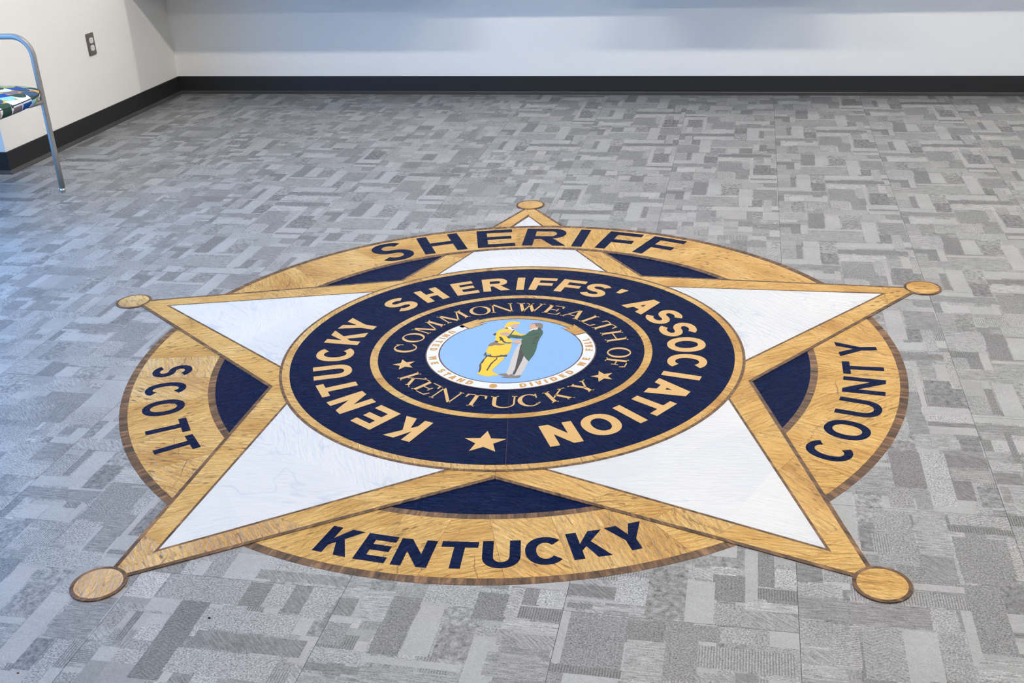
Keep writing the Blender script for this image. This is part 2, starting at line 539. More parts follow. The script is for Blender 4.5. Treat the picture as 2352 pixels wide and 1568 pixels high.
# baseboards with a moulded toe
PROF = [(0.0, 0.0), (T, 0.0), (T, 0.004), (0.015, 0.011), (0.009, 0.018), (0.007, 0.03), (0.006, 0.102), (0.004, 0.104), (0.0, 0.104)]
def baseboard(name, path, label):
    """path runs with the wall on its left; the profile is swept with mitred corners"""
    def sweep(nm, prof, mat, parent=None):
        pts = [Vector((*q, 0)) for q in path]
        v, f = [], []
        n = len(pts)
        m = len(prof)
        for i, p in enumerate(pts):
            d0 = (pts[i] - pts[i - 1]).normalized() if i else (pts[1] - pts[0]).normalized()
            d1 = (pts[i + 1] - pts[i]).normalized() if i < n - 1 else d0
            n0, n1 = Vector((d0.y, -d0.x, 0)), Vector((d1.y, -d1.x, 0))
            nn = (n0 + n1).normalized()
            k = 1.0 / max(0.2, nn.dot(n0))
            for a, z in prof:
                v.append(p + nn * (a * k) + Vector((0, 0, z)))
        for i in range(n - 1):
            for j in range(m):
                j2 = (j + 1) % m
                f.append((i * m + j, (i + 1) * m + j, (i + 1) * m + j2, i * m + j2))
        f.append(tuple(range(m)))
        f.append(tuple((n - 1) * m + j for j in range(m - 1, -1, -1)))
        return mesh_obj(nm, v, f, mat, parent)
    o = sweep(name, [(0.0, 0.0), (0.006, 0.0), (0.006, 0.102), (0.004, 0.104), (0.0, 0.104)], M['base'])
    structure(o, label)
    sweep('toe_strip', [(0.0061, 0.0), (T, 0.0), (T, 0.003), (0.015, 0.008), (0.009, 0.012), (0.0061, 0.016)], M['toe'], o)
    return o
# walls on the left-hand side of the travel direction: front-left -> corner -> back -> right
baseboard('baseboard_left', [(XW, YC + T), (XL - T, YC + T), (-2.762 - T, YB + T)], 'black rubber baseboard along the left wall')
baseboard('baseboard_back', [(-2.762 - T + 0.004, YB + T), (XR, YB + T)], 'long black rubber baseboard along the back wall')

# ---- floor: 18 x 36 inch vinyl tiles printed with a patchwork, laid half-staggered
floor = structure(box('floor', (XW - 0.1, YF - 0.15, -0.12), (XR + 0.15, YB + 0.17, -0.0035), M['sub']), 'grey patchwork vinyl tile floor')
TW, TL, GAP = 0.4572, 0.84, 0.0004
GREY_D, GREY_M, GREY_L = 0.165, 0.265, 0.365
def patch_layout(rng, w=TW, l=TL):
    out = []
    def shade():
        q = rng.random()
        if q < 0.30:
            return rng.uniform(0.335, 0.40), rng.choice((0, 0, 0, 4, 1))
        if q < 0.62:
            return rng.uniform(0.25, 0.33), rng.choice((1, 1, 6, 3, 8, 0))
        if q < 0.90:
            return rng.uniform(0.18, 0.25), rng.choice((1, 1, 8, 3, 6, 7))
        return rng.uniform(0.20, 0.27), rng.choice((2, 2, 5))
    def split(x0, y0, x1, y1, depth):
        a, b = x1 - x0, y1 - y0
        ar = a * b
        if (ar < 0.0085 and rng.random() < 0.38) or ar < 0.0016 or depth > 9 or min(a, b) < 0.022:
            s, k = shade()
            out.append((x0, y0, x1, y1, s, k, rng.random()))
            return
        if a * rng.uniform(0.75, 1.7) > b:
            c = x0 + a * rng.choice((0.22, 0.3, 0.38, 0.5, 0.62, 0.74))
            split(x0, y0, c, y1, depth + 1)
            split(c, y0, x1, y1, depth + 1)
        else:
            c = y0 + b * rng.choice((0.18, 0.26, 0.34, 0.5, 0.62, 0.76))
            split(x0, y0, x1, c, depth + 1)
            split(x0, c, x1, y1, depth + 1)
    split(0, 0, w, l, 0)
    return out

def tile_mesh(name, rects, bounds):
    """rects are painted in order; the printed patches become a clean grid of faces"""
    v, f, att = [], [], []
    def quad(a, data):
        b = len(v)
        v.extend(a)
        f.append((b, b + 1, b + 2, b + 3))
        att.extend([data] * 4)
    for (bx0, by0, bx1, by1) in bounds:
        cl = []
        for (x0, y0, x1, y1, s, k, q) in rects:
            X0, Y0, X1, Y1 = max(x0, bx0), max(y0, by0), min(x1, bx1), min(y1, by1)
            if X1 - X0 > 1e-4 and Y1 - Y0 > 1e-4:
                cl.append((round(X0, 4), round(Y0, 4), round(X1, 4), round(Y1, 4), (s, k / 10.0, q, 1.0)))
        xs = sorted({c[0] for c in cl} | {c[2] for c in cl})
        ys = sorted({c[1] for c in cl} | {c[3] for c in cl})
        xi = {x: i for i, x in enumerate(xs)}
        yi = {y: i for i, y in enumerate(ys)}
        grid = [[None] * (len(xs) - 1) for _ in range(len(ys) - 1)]
        for n, c in enumerate(cl):
            for a in range(yi[c[1]], yi[c[3]]):
                row = grid[a]
                for b in range(xi[c[0]], xi[c[2]]):
                    row[b] = n
        done = [[False] * (len(xs) - 1) for _ in range(len(ys) - 1)]
        for a in range(len(ys) - 1):
            for b in range(len(xs) - 1):
                n = grid[a][b]
                if n is None or done[a][b]:
                    continue
                b2 = b
                while b2 < len(xs) - 1 and grid[a][b2] == n and not done[a][b2]:
                    b2 += 1
                a2 = a + 1
                while a2 < len(ys) - 1 and all(grid[a2][q] == n and not done[a2][q] for q in range(b, b2)):
                    a2 += 1
                for p in range(a, a2):
                    for q in range(b, b2):
                        done[p][q] = True
                quad([(xs[b], ys[a], 0), (xs[b2], ys[a], 0), (xs[b2], ys[a2], 0), (xs[b], ys[a2], 0)], cl[n][4])
        d = (0.08, 0.0, 0.5, 1.0)
        z = -0.003
        quad([(bx0, by0, z), (bx1, by0, z), (bx1, by0, 0), (bx0, by0, 0)], d)
        quad([(bx1, by0, z), (bx1, by1, z), (bx1, by1, 0), (bx1, by0, 0)], d)
        quad([(bx1, by1, z), (bx0, by1, z), (bx0, by1, 0), (bx1, by1, 0)], d)
        quad([(bx0, by1, z), (bx0, by0, z), (bx0, by0, 0), (bx0, by1, 0)], d)
    me = bpy.data.meshes.new(name)
    me.from_pydata(v, [], f)
    ca = me.color_attributes.new('patch', 'FLOAT_COLOR', 'CORNER')
    ca.data.foreach_set('color', [c for a in att for c in a])
    me.materials.append(M['floor'])
    me.update()
    return me

# one print of the tile pattern, and the patches lying in front of the badge (metres on the floor)
PRINT1 = [[0.0,0.206,0.078,0.248,0.17,2.0],[0.0,0.134,0.042,0.207,0.27,1.0],[0.041,0.136,0.075,0.209,0.17,1.0],[0.077,0.134,0.101,0.234,0.37,0.0],[0.106,0.203,0.166,0.302,0.17,1.0],[0.169,0.21,0.224,0.314,0.37,0.0],[0.23,0.21,0.298,0.317,0.215,8.0],[0.3,0.072,0.352,0.285,0.37,0.0],[0.102,0.064,0.295,0.168,0.27,6.0],[0.103,0.179,0.296,0.198,0.37,0.0],[0.359,0.153,0.453,0.288,0.215,6.0],[0.353,0.058,0.393,0.148,0.17,8.0],[0.0,0.069,0.098,0.128,0.27,6.0],[0.0,0.813,0.055,0.84,0.315,0.0],[0.0,0.0,0.055,0.06,0.315,0.0],[0.0,0.713,0.053,0.809,0.27,1.0],[0.08,0.711,0.133,0.84,0.37,0.0],[0.08,0.0,0.133,0.056,0.37,0.0],[0.0,0.668,0.133,0.709,0.37,0.0],[0.054,0.716,0.075,0.84,0.17,1.0],[0.054,0.0,0.075,0.017,0.17,1.0],[0.136,0.773,0.192,0.84,0.27,8.0],[0.136,0.0,0.192,0.051,0.27,8.0],[0.136,0.669,0.193,0.778,0.17,8.0],[0.197,0.833,0.389,0.84,0.37,0.0],[0.197,0.0,0.389,0.052,0.37,0.0],[0.196,0.78,0.435,0.821,0.17,3.0],[0.197,0.705,0.356,0.769,0.37,6.0],[0.397,0.827,0.43,0.84,0.315,1.0],[0.397,0.0,0.43,0.15,0.315,1.0],[0.0,0.612,0.197,0.66,0.215,6.0],[0.201,0.547,0.307,0.688,0.215,1.0],[0.316,0.578,0.341,0.718,0.315,1.0],[0.34,0.452,0.354,0.704,0.37,0.0],[0.361,0.67,0.4,0.744,0.27,6.0],[0.403,0.646,0.433,0.755,0.37,0.0],[0.436,0.615,0.457,0.749,0.315,1.0],[0.36,0.506,0.431,0.653,0.17,8.0],[0.0,0.525,0.023,0.599,0.17,1.0],[0.023,0.479,0.046,0.613,0.37,6.0],[0.045,0.53,0.104,0.588,0.4,0.0],[0.106,0.53,0.173,0.584,0.37,0.0],[0.174,0.51,0.193,0.603,0.37,0.0],[0.0,0.395,0.047,0.523,0.27,6.0],[0.048,0.385,0.101,0.518,0.215,8.0],[0.104,0.497,0.199,0.526,0.27,1.0],[0.105,0.433,0.196,0.49,0.315,2.0],[0.202,0.446,0.272,0.54,0.315,1.0],[0.28,0.423,0.336,0.567,0.215,6.0],[0.345,0.448,0.455,0.5,0.37,0.0],[0.342,0.429,0.453,0.444,0.17,6.0],[0.342,0.384,0.455,0.416,0.37,0.0],[0.0,0.295,0.108,0.392,0.315,6.0],[0.111,0.3,0.169,0.379,0.17,1.0],[0.17,0.369,0.338,0.432,0.315,1.0],[0.172,0.304,0.222,0.357,0.37,0.0],[0.228,0.31,0.306,0.361,0.27,8.0],[0.311,0.317,0.398,0.374,0.315,0.0],[0.406,0.321,0.454,0.381,0.215,1.0]]
NEAR = [[0.588,-0.977,0.693,-0.941,0.215,8],[0.572,-1.029,0.59,-0.976,0.315,1],[0.587,-1.023,0.632,-0.985,0.37,4],[0.631,-0.999,0.694,-0.983,0.37,4],[0.693,-1.077,0.72,-0.907,0.37,0],[0.72,-1.032,0.753,-0.917,0.17,1],[0.754,-0.968,0.797,-0.95,0.27,1],[0.754,-1.028,0.797,-0.974,0.37,1],[0.72,-1.072,0.797,-1.037,0.17,2],[0.63,-1.161,0.696,-1.098,0.27,1],[0.63,-1.089,0.695,-1.004,0.17,1],[0.571,-1.163,0.635,-1.031,0.37,0],[0.505,-1.163,0.579,-0.99,0.215,8],[0.695,-1.109,0.798,-1.082,0.37,6],[0.694,-1.16,0.798,-1.119,0.27,3],[0.602,-1.217,0.651,-1.169,0.215,1],[0.65,-1.215,0.711,-1.168,0.315,1],[0.711,-1.223,0.742,-1.167,0.27,1],[0.742,-1.212,0.797,-1.167,0.37,0],[0.602,-1.288,0.788,-1.227,0.27,2],[0.539,-1.331,0.61,-1.172,0.215,1],[0.52,-1.231,0.545,-1.169,0.17,1],[0.526,-1.341,0.549,-1.235,0.27,6],[0.605,-1.32,0.681,-1.302,0.27,3],[0.681,-1.314,0.719,-1.293,0.17,3],[0.719,-1.302,0.799,-1.294,0.37,4],[0.799,-1.119,0.892,-1.054,0.215,6],[0.799,-1.002,0.85,-0.945,0.17,6],[0.852,-0.996,0.901,-0.959,0.27,1],[0.798,-1.046,0.886,-1.005,0.37,4],[0.8,-1.198,0.858,-1.125,0.27,1],[0.861,-1.243,0.884,-1.129,0.315,5],[0.8,-1.247,0.857,-1.207,0.27,3],[0.8,-1.289,0.88,-1.256,0.315,6],[0.897,-1.122,1.047,-1.053,0.215,6],[1.027,-0.997,1.125,-0.976,0.37,0],[0.998,-1.048,1.124,-1.007,0.27,2],[0.901,-1.049,0.927,-0.996,0.27,2],[1.123,-1.172,1.191,-0.966,0.215,1],[1.053,-1.119,1.097,-1.052,0.315,1],[1.053,-1.256,1.098,-1.126,0.27,1],[1.105,-1.211,1.125,-1.051,0.37,0],[0.892,-1.246,0.908,-1.127,0.315,5],[0.913,-1.273,0.988,-1.126,0.315,4],[0.989,-1.263,1.051,-1.125,0.37,0],[1.114,-1.203,1.191,-1.184,0.315,6],[1.109,-1.243,1.183,-1.215,0.37,6],[1.127,-0.96,1.222,-0.829,0.215,1],[1.057,-0.967,1.118,-0.874,0.215,3],[1.07,-0.877,1.121,-0.837,0.315,6],[0.967,-0.919,1.048,-0.715,0.27,1],[1.092,-0.358,1.139,-0.256,0.215,6],[1.137,-0.287,1.253,-0.251,0.37,1],[1.141,-0.313,1.255,-0.29,0.17,6],[1.143,-0.351,1.254,-0.317,0.37,0],[1.106,-0.43,1.2,-0.362,0.315,6],[1.203,-0.431,1.252,-0.36,0.17,8],[1.029,-0.614,1.101,-0.452,0.17,1],[1.105,-0.685,1.159,-0.45,0.37,1],[1.159,-0.506,1.254,-0.455,0.17,3],[1.161,-0.571,1.255,-0.518,0.27,6],[1.16,-0.653,1.202,-0.57,0.17,3],[1.21,-0.675,1.256,-0.59,0.215,8],[1.01,-0.702,1.063,-0.617,0.27,1],[1.068,-0.703,1.103,-0.618,0.27,5],[1.129,-0.753,1.256,-0.71,0.37,4],[1.125,-0.781,1.256,-0.76,0.17,2],[1.053,-0.876,1.122,-0.71,0.315,6],[1.125,-0.934,1.234,-0.799,0.215,1],[0.959,-0.879,0.996,-0.811,0.27,2],[1.261,-0.368,1.324,-0.329,0.27,6],[1.316,-0.472,1.332,-0.319,0.17,1],[1.255,-0.51,1.328,-0.474,0.37,4],[1.258,-0.571,1.316,-0.522,0.17,6],[1.26,-0.651,1.28,-0.583,0.215,6],[0.163,-1.216,0.232,-1.131,0.17,1],[0.226,-1.201,0.256,-1.106,0.37,4],[0.255,-1.159,0.291,-1.107,0.17,1],[0.285,-1.155,0.341,-1.105,0.37,1],[0.254,-1.2,0.341,-1.163,0.17,2],[0.228,-1.285,0.346,-1.245,0.27,3],[0.219,-1.372,0.347,-1.305,0.27,6],[0.229,-1.237,0.341,-1.207,0.37,6],[0.495,-1.158,0.561,-1.018,0.215,8],[0.339,-1.115,0.44,-1.077,0.17,3],[0.438,-1.128,0.501,-1.037,0.37,1],[0.339,-1.129,0.447,-1.12,0.37,0],[0.396,-1.152,0.501,-1.137,0.315,6],[0.346,-1.154,0.397,-1.137,0.17,1],[0.355,-1.32,0.401,-1.165,0.215,1],[0.397,-1.326,0.472,-1.168,0.215,1],[0.342,-1.316,0.358,-1.166,0.37,0],[0.342,-1.341,0.475,-1.319,0.17,2],[0.476,-1.341,0.549,-1.228,0.315,6],[0.471,-1.231,0.544,-1.173,0.17,1],[-0.502,-1.246,-0.308,-1.162,0.27,1],[-0.389,-1.16,-0.32,-1.109,0.37,0],[-0.32,-1.156,-0.129,-1.124,0.215,3],[-0.28,-1.244,-0.218,-1.167,0.315,1],[-0.321,-1.247,-0.271,-1.168,0.17,5],[-0.223,-1.254,-0.18,-1.164,0.17,3],[-0.183,-1.264,-0.128,-1.167,0.315,1],[-0.44,-1.478,-0.377,-1.246,0.17,4],[-0.379,-1.324,-0.178,-1.259,0.315,1],[-0.365,-1.378,-0.135,-1.329,0.17,3],[-0.382,-1.452,-0.171,-1.383,0.315,1],[-0.122,-1.38,-0.017,-1.341,0.37,4],[-0.116,-1.407,-0.008,-1.385,0.17,6],[-0.121,-1.245,-0.076,-1.19,0.17,3],[-0.119,-1.264,-0.057,-1.249,0.37,0],[-0.117,-1.333,-0.067,-1.267,0.215,1],[-0.52,-1.383,-0.502,-1.294,0.17,2],[-0.507,-1.288,-0.442,-1.247,0.37,0]]
rng = random.Random(11)
def print_layout(phase):
    base = patch_layout(random.Random(55), TW, TL)
    rg = random.Random(9)
    out = list(base)
    for x0, y0, x1, y1, s, k in PRINT1:
        q = rg.random()
        a, b = y0 + phase, y1 + phase
        sh = math.floor(a / TL) * TL
        a, b = a - sh, b - sh
        out.append((x0, a, x1, min(b, TL), s, int(k), q))
        if b > TL:
            out.append((x0, 0.0, x1, b - TL, s, int(k), q))
    return out
LAY = [print_layout(0.0), print_layout(0.143), print_layout(0.35), print_layout(0.55)] + [patch_layout(random.Random(100 + i), TW, TL) for i in range(8)]
full = (GAP, GAP, TW - GAP, TL - GAP)
SHARED = [tile_mesh('floor_tile', r, [full]) for r in LAY]
YMIN = -3.2
for k in range(-12, 9):
    x0 = 0.3408 + TW * k
    if x0 > XR or x0 + TW < XW:
        continue
    ybase = -1.165 if k % 2 == 0 else -0.708
    if k == 2:
        ybase = -0.252
    for j in range(-5, 7):
        y0 = ybase + TL * j
        if y0 > YB or y0 + TL < YMIN:
            continue
        reg = [(max(x0, XL), y0, min(x0 + TW, XR), min(y0 + TL, YB + 0.01))] if x0 + TW > XL else []
        if x0 < XL:
            reg.append((max(x0, XW), y0, min(x0 + TW, XL), min(y0 + TL, YC + 0.01)))
        reg = [q for q in reg if q[2] - q[0] > 0.002 and q[3] - q[1] > 0.002]
        if not reg:
            continue
        i = 0 if k == 1 else 1 if k == 2 else rng.randrange(len(LAY))
        near = [(q[0] - x0, q[1] - y0, q[2] - x0, q[3] - y0, q[4], int(q[5]), (q[0] * 7.7) % 1.0) for q in NEAR
                if q[2] > x0 + 0.004 and q[0] < x0 + TW - 0.004 and q[3] > y0 + 0.004 and q[1] < y0 + TL - 0.004]
        whole = len(reg) == 1 and abs(reg[0][2] - reg[0][0] - TW) < 1e-6 and abs(reg[0][3] - reg[0][1] - TL) < 1e-6
        if whole and not near:
            me = SHARED[i]
        else:
            me = tile_mesh('floor_tile', LAY[i] + near, [(q[0] - x0 + GAP, q[1] - y0 + GAP, q[2] - x0 - GAP, q[3] - y0 - GAP) for q in reg])
        o = bpy.data.objects.new('floor_tile', me)
        o.location = (x0, y0, 0)
        if me is SHARED[i] and i > 1 and rng.random() < 0.5:
            o.rotation_euler = (0, 0, PI)
            o.location = (x0 + TW, y0 + TL, 0)
        link(o, floor)

# ------------------------------------------------------------------ lettering
def ell(cx, cy, rx, ry, a0, a1, n, p=2.0):
    out = []
    for i in range(n + 1):
        a = R(a0 + (a1 - a0) * i / n)
        c, s = math.cos(a), math.sin(a)
        out.append((cx + rx * math.copysign(abs(c) ** (2 / p), c), cy + ry * math.copysign(abs(s) ** (2 / p), s)))
    return out

def stroke(path, half):
    L, Rr = [], []
    n = len(path)
    for i in range(n):
        a, b = path[max(i - 1, 0)], path[min(i + 1, n - 1)]
        d = Vector((b[0] - a[0], b[1] - a[1])).normalized()
        nn = Vector((-d.y, d.x))
        hw = half(d)
        L.append((path[i][0] + nn.x * hw, path[i][1] + nn.y * hw))
        Rr.append((path[i][0] - nn.x * hw, path[i][1] - nn.y * hw))
    return [L + Rr[::-1]]

def sans(ch, w, v, h):
    """capital letter 1 high, w wide; v and h are the upright and level stroke widths"""
    P = lambda *a: [list(a)]
    if ch == 'I':
        return [P((0, 0), (v, 0), (v, 1), (0, 1))], v
    if ch == "'":
        return [P((0.04, 0.66), (v * 0.75, 0.66), (v * 1.1, 1), (0.0, 1))], v
    if ch == 'H':
        a, b = 0.5 - h * 0.52, 0.5 + h * 0.52
        return [P((0, 0), (v, 0), (v, a), (w - v, a), (w - v, 0), (w, 0), (w, 1), (w - v, 1), (w - v, b), (v, b), (v, 1), (0, 1))], w
    if ch in 'EFL':
        a, b = 0.5 - h * 0.45 + 0.01, 0.5 + h * 0.5 + 0.02
        if ch == 'L':
            return [P((0, 0), (w, 0), (w, h), (v, h), (v, 1), (0, 1))], w
        if ch == 'F':
            return [P((0, 0), (v, 0), (v, a - .03), (w * .9, a - .03), (w * .9, b - .03), (v, b - .03), (v, 1 - h), (w, 1 - h), (w, 1), (0, 1))], w
        return [P((0, 0), (w, 0), (w, h), (v, h), (v, a), (w * .93, a), (w * .93, b), (v, b), (v, 1 - h), (w * .98, 1 - h), (w * .98, 1), (0, 1))], w
    if ch == 'T':
        c = w / 2
        return [P((c - v / 2, 0), (c + v / 2, 0), (c + v / 2, 1 - h), (w, 1 - h), (w, 1), (0, 1), (0, 1 - h), (c - v / 2, 1 - h))], w
    if ch == 'N':
        iw = w - 2 * v
        y = 0.66
        for _ in range(12):
            y = 1 - v * 1.05 / math.cos(math.atan2(y, iw))
            y = max(0.35, min(0.85, y))
        return [P((0, 0), (v, 0), (v, y), (w - v, 0), (w, 0), (w, 1), (w - v, 1), (w - v, 1 - y), (v, 1), (0, 1))], w
    if ch == 'K':
        ax = 1.28 * v
        xr = w * 0.97
        x1 = v + (.15 / .70) * (xr - v)
        x2 = v + (.31 / .70) * (xr - v)
        return [P((0, 0), (v, 0), (v, .30), (x1, .45), (w - ax, 0), (w, 0), (x2, .61), (xr, 1), (xr - ax, 1), (v, .56), (v, 1), (0, 1))], w
    if ch == 'Y':
        ax, c = 1.18 * v, w / 2
        return [P((c - v / 2, 0), (c + v / 2, 0), (c + v / 2, .40), (w, 1), (w - ax, 1), (c, .60), (ax, 1), (0, 1), (c - v / 2, .40))], w
    if ch == 'V':
        ax, c, b = 1.1 * v, w / 2, v * .55
        return [P((c - b, 0), (c + b, 0), (w, 1), (w - ax, 1), (c, .28), (ax, 1), (0, 1))], w
    if ch == 'W':
        ax, q = v, w / 4
        b = v * .5
        return [P((q - b, 0), (q + b, 0), (2 * q, .68), (3 * q - b, 0), (3 * q + b, 0), (w, 1), (w - ax, 1), (3 * q, .34), (2 * q + b, 1), (2 * q - b, 1), (q, .34), (ax, 1), (0, 1))], w
    if ch == 'A':
        ax, c, b = 1.12 * v, w / 2, v * .58
        kk = c - b
        y0, y1 = .20, .20 + h
        lo_ = lambda y: ax + kk * y
        hole = [(lo_(y1), y1), (w - lo_(y1), y1), (c, (c - ax) / kk)]
        return [[[(0, 0), (ax, 0), (lo_(y0), y0), (w - lo_(y0), y0), (w - ax, 0), (w, 0), (c + b, 1), (c - b, 1)], hole]], w
    if ch == 'O':
        return [[ell(w / 2, .5, w / 2, .515, 0, 360, 40, 2.15)[:-1], ell(w / 2, .5, w / 2 - v, .515 - h, 0, 360, 40, 2.1)[:-1]]], w
    if ch == 'C':
        o = ell(w / 2, .5, w / 2, .515, 42, 318, 36, 2.15)
        i = ell(w / 2, .5, w / 2 - v, .515 - h, 40, 320, 36, 2.1)
        return [[o + i[::-1]]], w
    if ch == 'U':
        r = w / 2
        ry = min(.42, r)
        o = [(0, 1)] + ell(r, ry - .015, r, ry, 180, 360, 24, 2.15) + [(w, 1), (w - v, 1)]
        i = ell(r, ry - .015, r - v, ry - h, 360, 180, 24, 2.1) + [(v, 1)]
        return [[o + i]], w
    if ch == 'D':
        o = [(0, 0), (w * .45, 0)] + ell(w * .45, .5, w * .55, .5, -88, 88, 20, 2.2) + [(w * .45, 1), (0, 1)]
        i = [(v, h), (w * .45, h)] + ell(w * .45, .5, w * .55 - v, .5 - h, -86, 86, 20, 2.2) + [(w * .45, 1 - h), (v, 1 - h)]
        return [[o, i]], w
    if ch == 'R':
        rb = .29
        cy = 1 - rb
        xc = w * .60
        rx = w * .95 - xc
        ax = 1.25 * v
        o = [(0, 0), (v, 0), (v, .38), (w * .40, .38), (w - ax, 0), (w, 0), (w * .66, .425)] + ell(xc, cy, rx, rb, -62, 88, 18, 2.1) + [(xc, 1), (0, 1)]
        i = [(v, .38 + h), (xc, .38 + h)] + ell(xc, .5 * (.38 + h + 1 - h), rx - v * .92, .5 * (1 - h - .38 - h), -84, 84, 14, 2.1) + [(xc, 1 - h), (v, 1 - h)]
        return [[o, i]], w
    if ch == 'S':
        rx = (w - v) / 2
        ry = (1.03 - h) / 4
        up = ell(w / 2, 1.015 - h / 2 - ry, rx * .97, ry, 28, 262, 24, 2.1)
        dn = ell(w / 2, -0.015 + h / 2 + ry, rx, ry, 82, -156, 24, 2.1)
        return [stroke(up + dn, lambda d: 0.5 * (v * abs(d.y) + h * abs(d.x)) / (abs(d.x) + abs(d.y)))], w
    raise KeyError(ch)

def serif(ch, w):
    """roman capital with thick and thin strokes and slab serifs"""
    k, n, s, st = 0.165, 0.070, 0.075, 0.055
    P = lambda *a: [list(a)]
    rect = lambda x0, y0, x1, y1: P((x0, y0), (x1, y0), (x1, y1), (x0, y1))
    def stem(x, t, top=True, bot=True):
        q = [rect(x, 0, x + t, 1)]
        if bot:
            q.append(rect(x - s, 0, x + t + s, st))
        if top:
            q.append(rect(x - s, 1 - st, x + t + s, 1))
        return q
    def bar(a, b, t):      # slanted stroke with level ends, t is the level width
        return P((a[0] - t / 2, a[1]), (a[0] + t / 2, a[1]), (b[0] + t / 2, b[1]), (b[0] - t / 2, b[1]))
    if ch == 'O':
        return [[ell(w / 2, .5, w / 2, .52, 0, 360, 36)[:-1], ell(w / 2, .5, w / 2 - k, .52 - n * .8, 0, 360, 36, 1.9)[:-1]]]
    if ch == 'C':
        o = ell(w / 2, .5, w / 2, .52, 48, 318, 32)
        i = ell(w / 2 + .02, .5, w / 2 - k, .52 - n * .8, 44, 322, 32, 1.9)
        return [[o + i[::-1]], rect(w * .80, .66, w * .80 + .06, 1.0), P((w * .80, 0.10), (w * .95, .24), (w * .88, .28), (w * .74, .12))]
    if ch == 'M':
        x0, x1 = s, w - s - k
        return stem(x0, n, True, True) + stem(x1, k) + [bar((x0 + n, 1), (w * .47, 0), k * 1.05), bar((x1 + n * .4, 1), (w * .47, 0), n * 1.1)]
    if ch == 'N':
        x0, x1 = s, w - s - n
        return stem(x0, n, False, True) + stem(x1, n, True, False) + [bar((x0 + .02, 1), (x1 + n * .5, 0), k * 1.1), rect(0, 1 - st, x0 + n, 1)]
    if ch == 'W':
        a = w
        return [bar((a * .14, 1), (a * .34, 0), k), bar((a * .52, 1), (a * .34, 0), n * 1.1), bar((a * .46, 1), (a * .68, 0), k), bar((a * .90, 1), (a * .68, 0), n * 1.1),
                rect(0, 1 - st, a * .28, 1), rect(a * .36, 1 - st, a * .60, 1), rect(a * .80, 1 - st, a, 1)]
    if ch in 'EF':
        x0 = s
        q = stem(x0, k) + [rect(x0, 1 - st, w, 1), P((w - .02, .74), (w + .03, .74), (w, 1), (w - .12, 1 - st)), rect(x0 + k, .48, w * .76, .48 + st), rect(w * .72, .36, w * .79, .66)]
        if ch == 'E':
            q += [rect(x0, 0, w, st), P((w - .10, st), (w, 0), (w + .06, .28), (w + .01, .28))]
        return q
    if ch == 'L':
        x0 = s
        return stem(x0, k) + [rect(x0, 0, w, st), P((w - .10, st), (w, 0), (w + .05, .30), (w, .30))]
    if ch == 'T':
        c = w / 2
        return [rect(c - k / 2, 0, c + k / 2, 1), rect(c - k / 2 - s, 0, c + k / 2 + s, st), rect(0.02, 1 - st, w - .02, 1),
                P((0.0, .72), (.05, .72), (.14, 1 - st), (.02, 1)), P((w, .72), (w - .05, .72), (w - .14, 1 - st), (w - .02, 1))]
    if ch == 'H':
        return stem(s, k) + stem(w - s - k, k) + [rect(s + k, .49, w - s - k, .49 + st * 1.1)]
    if ch == 'A':
        c = w / 2
        return [bar((s + n * .5, 0), (c - .02, 1), n * 1.1), bar((w - s - k * .5, 0), (c - .02, 1), k * 1.1), rect(w * .27, .30, w * .68, .30 + st), rect(0, 0, 2 * s + n, st), rect(w - 2 * s - k, 0, w, st)]
    if ch == 'K':
        x0 = s
        return stem(x0, k) + [bar((x0 + k, .36), (w * .86, 1), n * 1.4), bar((w - s - k * .3, 0), (w * .42, .58), k * 1.15), rect(w * .68, 1 - st, w, 1), rect(w - 2 * s - k, 0, w + .02, st)]
    if ch == 'U':
        x1 = w - s - n
        o = [(s, 1)] + ell((s + w - s) / 2, .34, (w - 2 * s) / 2, .36, 180, 360, 20) + [(w - s, 1), (w - s - n, 1)]
        i = ell((s + k + w - s - n) / 2, .34, (w - 2 * s - k - n) / 2, .36 - n, 360, 180, 20) + [(s + k, 1)]
        return [[o + i], rect(0, 1 - st, s * 2 + k, 1), rect(x1 - s, 1 - st, w, 1)]
    if ch == 'Y':
        c = w / 2
        return [rect(c - k / 2, 0, c + k / 2, .46), rect(c - k / 2 - s, 0, c + k / 2 + s, st), bar((c - .01, .44), (w * .17, 1), k * 1.05), bar((c + k * .2, .40), (w * .86, 1), n * 1.3), rect(0, 1 - st, w * .36, 1), rect(w * .70, 1 - st, w, 1)]
    raise KeyError(ch)

def put_letter(polys, wd, hgt, ang, r, z0, z1, mat, parent, outward=True, c=(0, 0), wfac=None):
    """hgt: cap height; r: baseline radius; ang: degrees of the letter's middle"""
    a = R(ang)
    rad = (math.cos(a), math.sin(a))
    if outward:
        rgt, sg = (math.sin(a), -math.cos(a)), 1
    else:
        rgt, sg = (-math.sin(a), math.cos(a)), -1
    F = Flat()
    for loops in polys:
        F.add([[(c[0] + rad[0] * (r + sg * y * hgt) + rgt[0] * (x - wd / 2) * hgt,
                 c[1] + rad[1] * (r + sg * y * hgt) + rgt[1] * (x - wd / 2) * hgt) for x, y in lp] for lp in loops], z0, z1)
    return F.build('letter', mat, parent)

def star_pts(c, rad, up, inner=0.42):
    return [(c[0] + (rad if i % 2 == 0 else rad * inner) * math.cos(R(up + 36 * i)), c[1] + (rad if i % 2 == 0 else rad * inner) * math.sin(R(up + 36 * i))) for i in range(10)]

def circle(r, n=96, c=(0, 0)):
    return [(c[0] + r * math.cos(2 * PI * i / n), c[1] + r * math.sin(2 * PI * i / n)) for i in range(n)]

